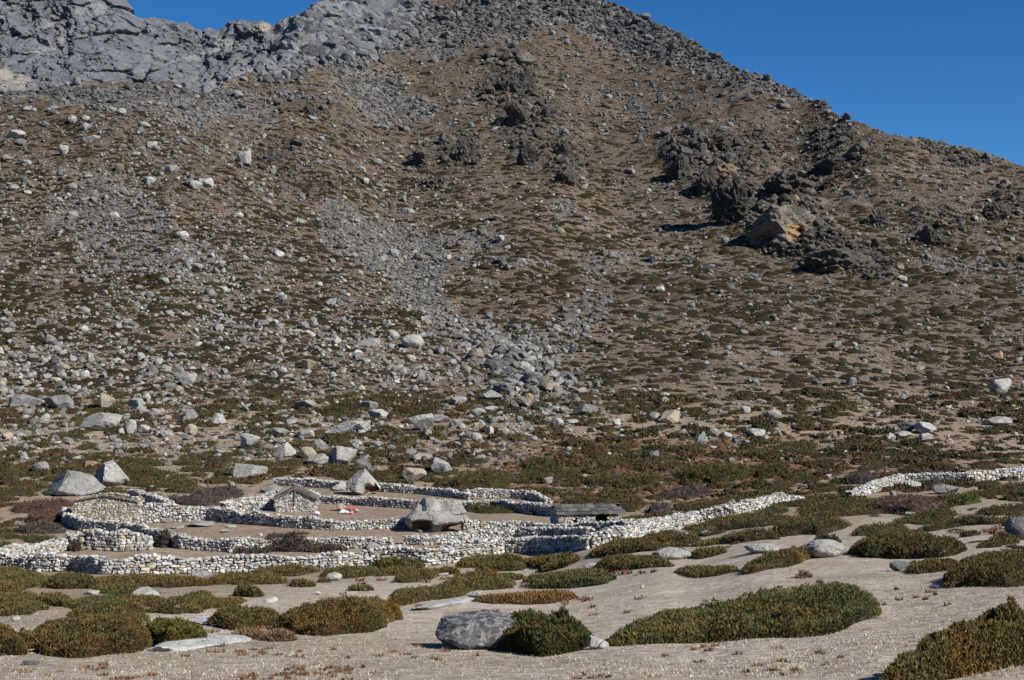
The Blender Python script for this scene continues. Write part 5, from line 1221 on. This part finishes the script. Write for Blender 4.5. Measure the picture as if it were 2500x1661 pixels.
def scatter_rocks(name, x, v, s_, cols, label, variants, flat=(.5, .9), mat=None, inst=False):
    P_ = np.array([at(a, b_) for a, b_ in zip(x, v)]); n_ = len(P_); w_ = s_ * P_[:, 1] / F
    h_ = w_ * rng.uniform(*flat, n_); P_[:, 2] -= h_ * .22
    if inst:
        return gn_scatter(name, P_, np.stack([rng.normal(0, .3, n_), rng.normal(0, .3, n_), rng.uniform(0, 6.28, n_)], -1), np.stack([w_ * rng.uniform(.8, 1.25, n_), w_ * rng.uniform(.6, 1.1, n_), h_], -1), cols, variants, label, mat)
    V, Fc, m = batch(variants, rng.integers(0, len(variants), n_), P_, np.stack([w_ * rng.uniform(.8, 1.25, n_), w_ * rng.uniform(.6, 1.1, n_), h_], -1), rng.uniform(0, 6.28, n_), rng.normal(0, .3, n_))
    tag(link(name, mesh_np(name, V, Fc, mat or M_scree, False, np.repeat(cols, m, 0))), label, None, None, 'stuff')
sp_ = min(9000, len(rx))
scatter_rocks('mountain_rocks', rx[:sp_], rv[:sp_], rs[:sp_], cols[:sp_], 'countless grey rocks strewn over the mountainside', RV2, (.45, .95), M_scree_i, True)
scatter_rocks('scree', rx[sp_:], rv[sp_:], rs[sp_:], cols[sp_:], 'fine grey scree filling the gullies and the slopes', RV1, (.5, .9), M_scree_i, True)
# pebbles on the meadow and in the yards
n = 3600; px_ = rng.uniform(-100, 2600, n); pv_ = rng.uniform(1170, 1660, n)
okk = np.array([not inbox(a, b_) for a, b_ in zip(px_, pv_)]) & (rng.random(n) < np.where(pv_ < 1420, .45, .6)); px_, pv_ = px_[okk], pv_[okk]
g = rng.uniform(.16, .58, len(px_))
scatter_rocks('pebbles', px_, pv_, rng.uniform(1.6, 3.2, len(px_)) * np.where(rng.random(len(px_)) < .12, 2, 1), np.stack([g, g * .95, g * .86], -1), 'small pale pebbles on the meadow and the yards', RV1, (.35, .6), M_stone_a)
# tufts of dry grass on the meadow
n = 110000; px_ = rng.uniform(-150, 2650, n); pv_ = 1340 + 321 * rng.random(n) ** .8
okk = (rng.random(n) < .35 + .5 * fbm(px_ / 130, pv_ / 28, 3, 501)) & ~((pv_ < 1400) & (px_ < 1450)); px_, pv_ = px_[okk], pv_[okk]
P_ = np.array([at(a, b_) for a, b_ in zip(px_, pv_)]); n = len(P_)
L = rng.uniform(.02, .05, n); a_ = rng.uniform(0, 6.28, n); wd = rng.uniform(.006, .016, n)
u = np.stack([np.cos(a_), np.sin(a_), 0 * a_], -1) * wd[:, None]; tip = P_ + np.stack([rng.normal(0, .03, n), rng.normal(0, .03, n), L], -1)
V = np.stack([P_ - u - [0, 0, .01], P_ + u - [0, 0, .01], tip], 1).reshape(-1, 3)
gc = np.array([(.4,.34,.26), (.5,.46,.39), (.33,.27,.2), (.46,.4,.29), (.24,.19,.14)])[rng.integers(0, 5, n)]
tag(link('dry_grass', mesh_np('dry_grass', V, np.arange(3 * n).reshape(-1, 3), M_twig, False, np.repeat(gc, 3, 0))), 'short dry straw coloured grass of the meadow', None, None, 'stuff')
# russet heath clumps low in the picture
cl = []
for cx_, cv_, w_, h_, k_ in ((760,1645,150,14,26), (840,1640,60,10,12), (650,1655,80,6,8), (1425,1655,60,10,5), (600,1545,90,16,22), (1900,1640,180,12,8), (160,1640,120,14,10), (330,1655,90,8,9), (1420,1465,60,6,6), (1010,1420,160,8,10),(2050,1345,160,5,10),(1500,1400,120,4,12),(2420,1300,140,10,16),(2300,1330,90,10,6),(1100,1600,300,20,10),(1800,1600,300,30,16),(950,1480,120,20,10),(560,1590,300,20,20),(2250,1460,120,20,8),(1500,1500,500,60,16)):
    for q in range(k_): cl.append((cx_ + random.gauss(0, w_ / 2), min(cv_ + random.gauss(0, h_ / 2), 1659)))
cl = np.array(cl); P_ = np.array([at(*q) for q in cl]); VV, FF, CC = [], [], []; off = 0
for p in P_:
    s = p[1] / F; r0 = random.uniform(5, 15) * s
    for q in range(34):
        a_ = random.uniform(0, 6.28); rr = r0 * math.sqrt(random.random()); b0 = np.array([p[0] + rr * math.cos(a_), p[1] + rr * math.sin(a_), p[2] - .01]); hgt = random.uniform(6, 15) * s * .8
        t0 = b0 + np.array([math.cos(a_) * rr * .6, math.sin(a_) * rr * .6, hgt]); u = np.array([random.uniform(-1, 1), random.uniform(-1, 1), 0]) * .02 * max(1, p[1] / 30)
        VV += [b0 - u, b0 + u, t0]; FF.append((off, off + 1, off + 2)); off += 3; c0 = np.array(random.choice([(.16,.09,.055), (.2,.12,.07), (.24,.16,.09), (.12,.075,.05)])); CC += [c0] * 3
tag(link('heath_tufts', mesh_np('heath_tufts', np.array(VV), np.array(FF), M_twig, False, np.array(CC))), 'russet heath tufts dotted on the meadow', None, None, 'stuff')
sc.render.engine = 'CYCLES'
print('tris', sum(len(o.data.polygons) for o in sc.objects if o.type == 'MESH'), 'objects', len(sc.objects))
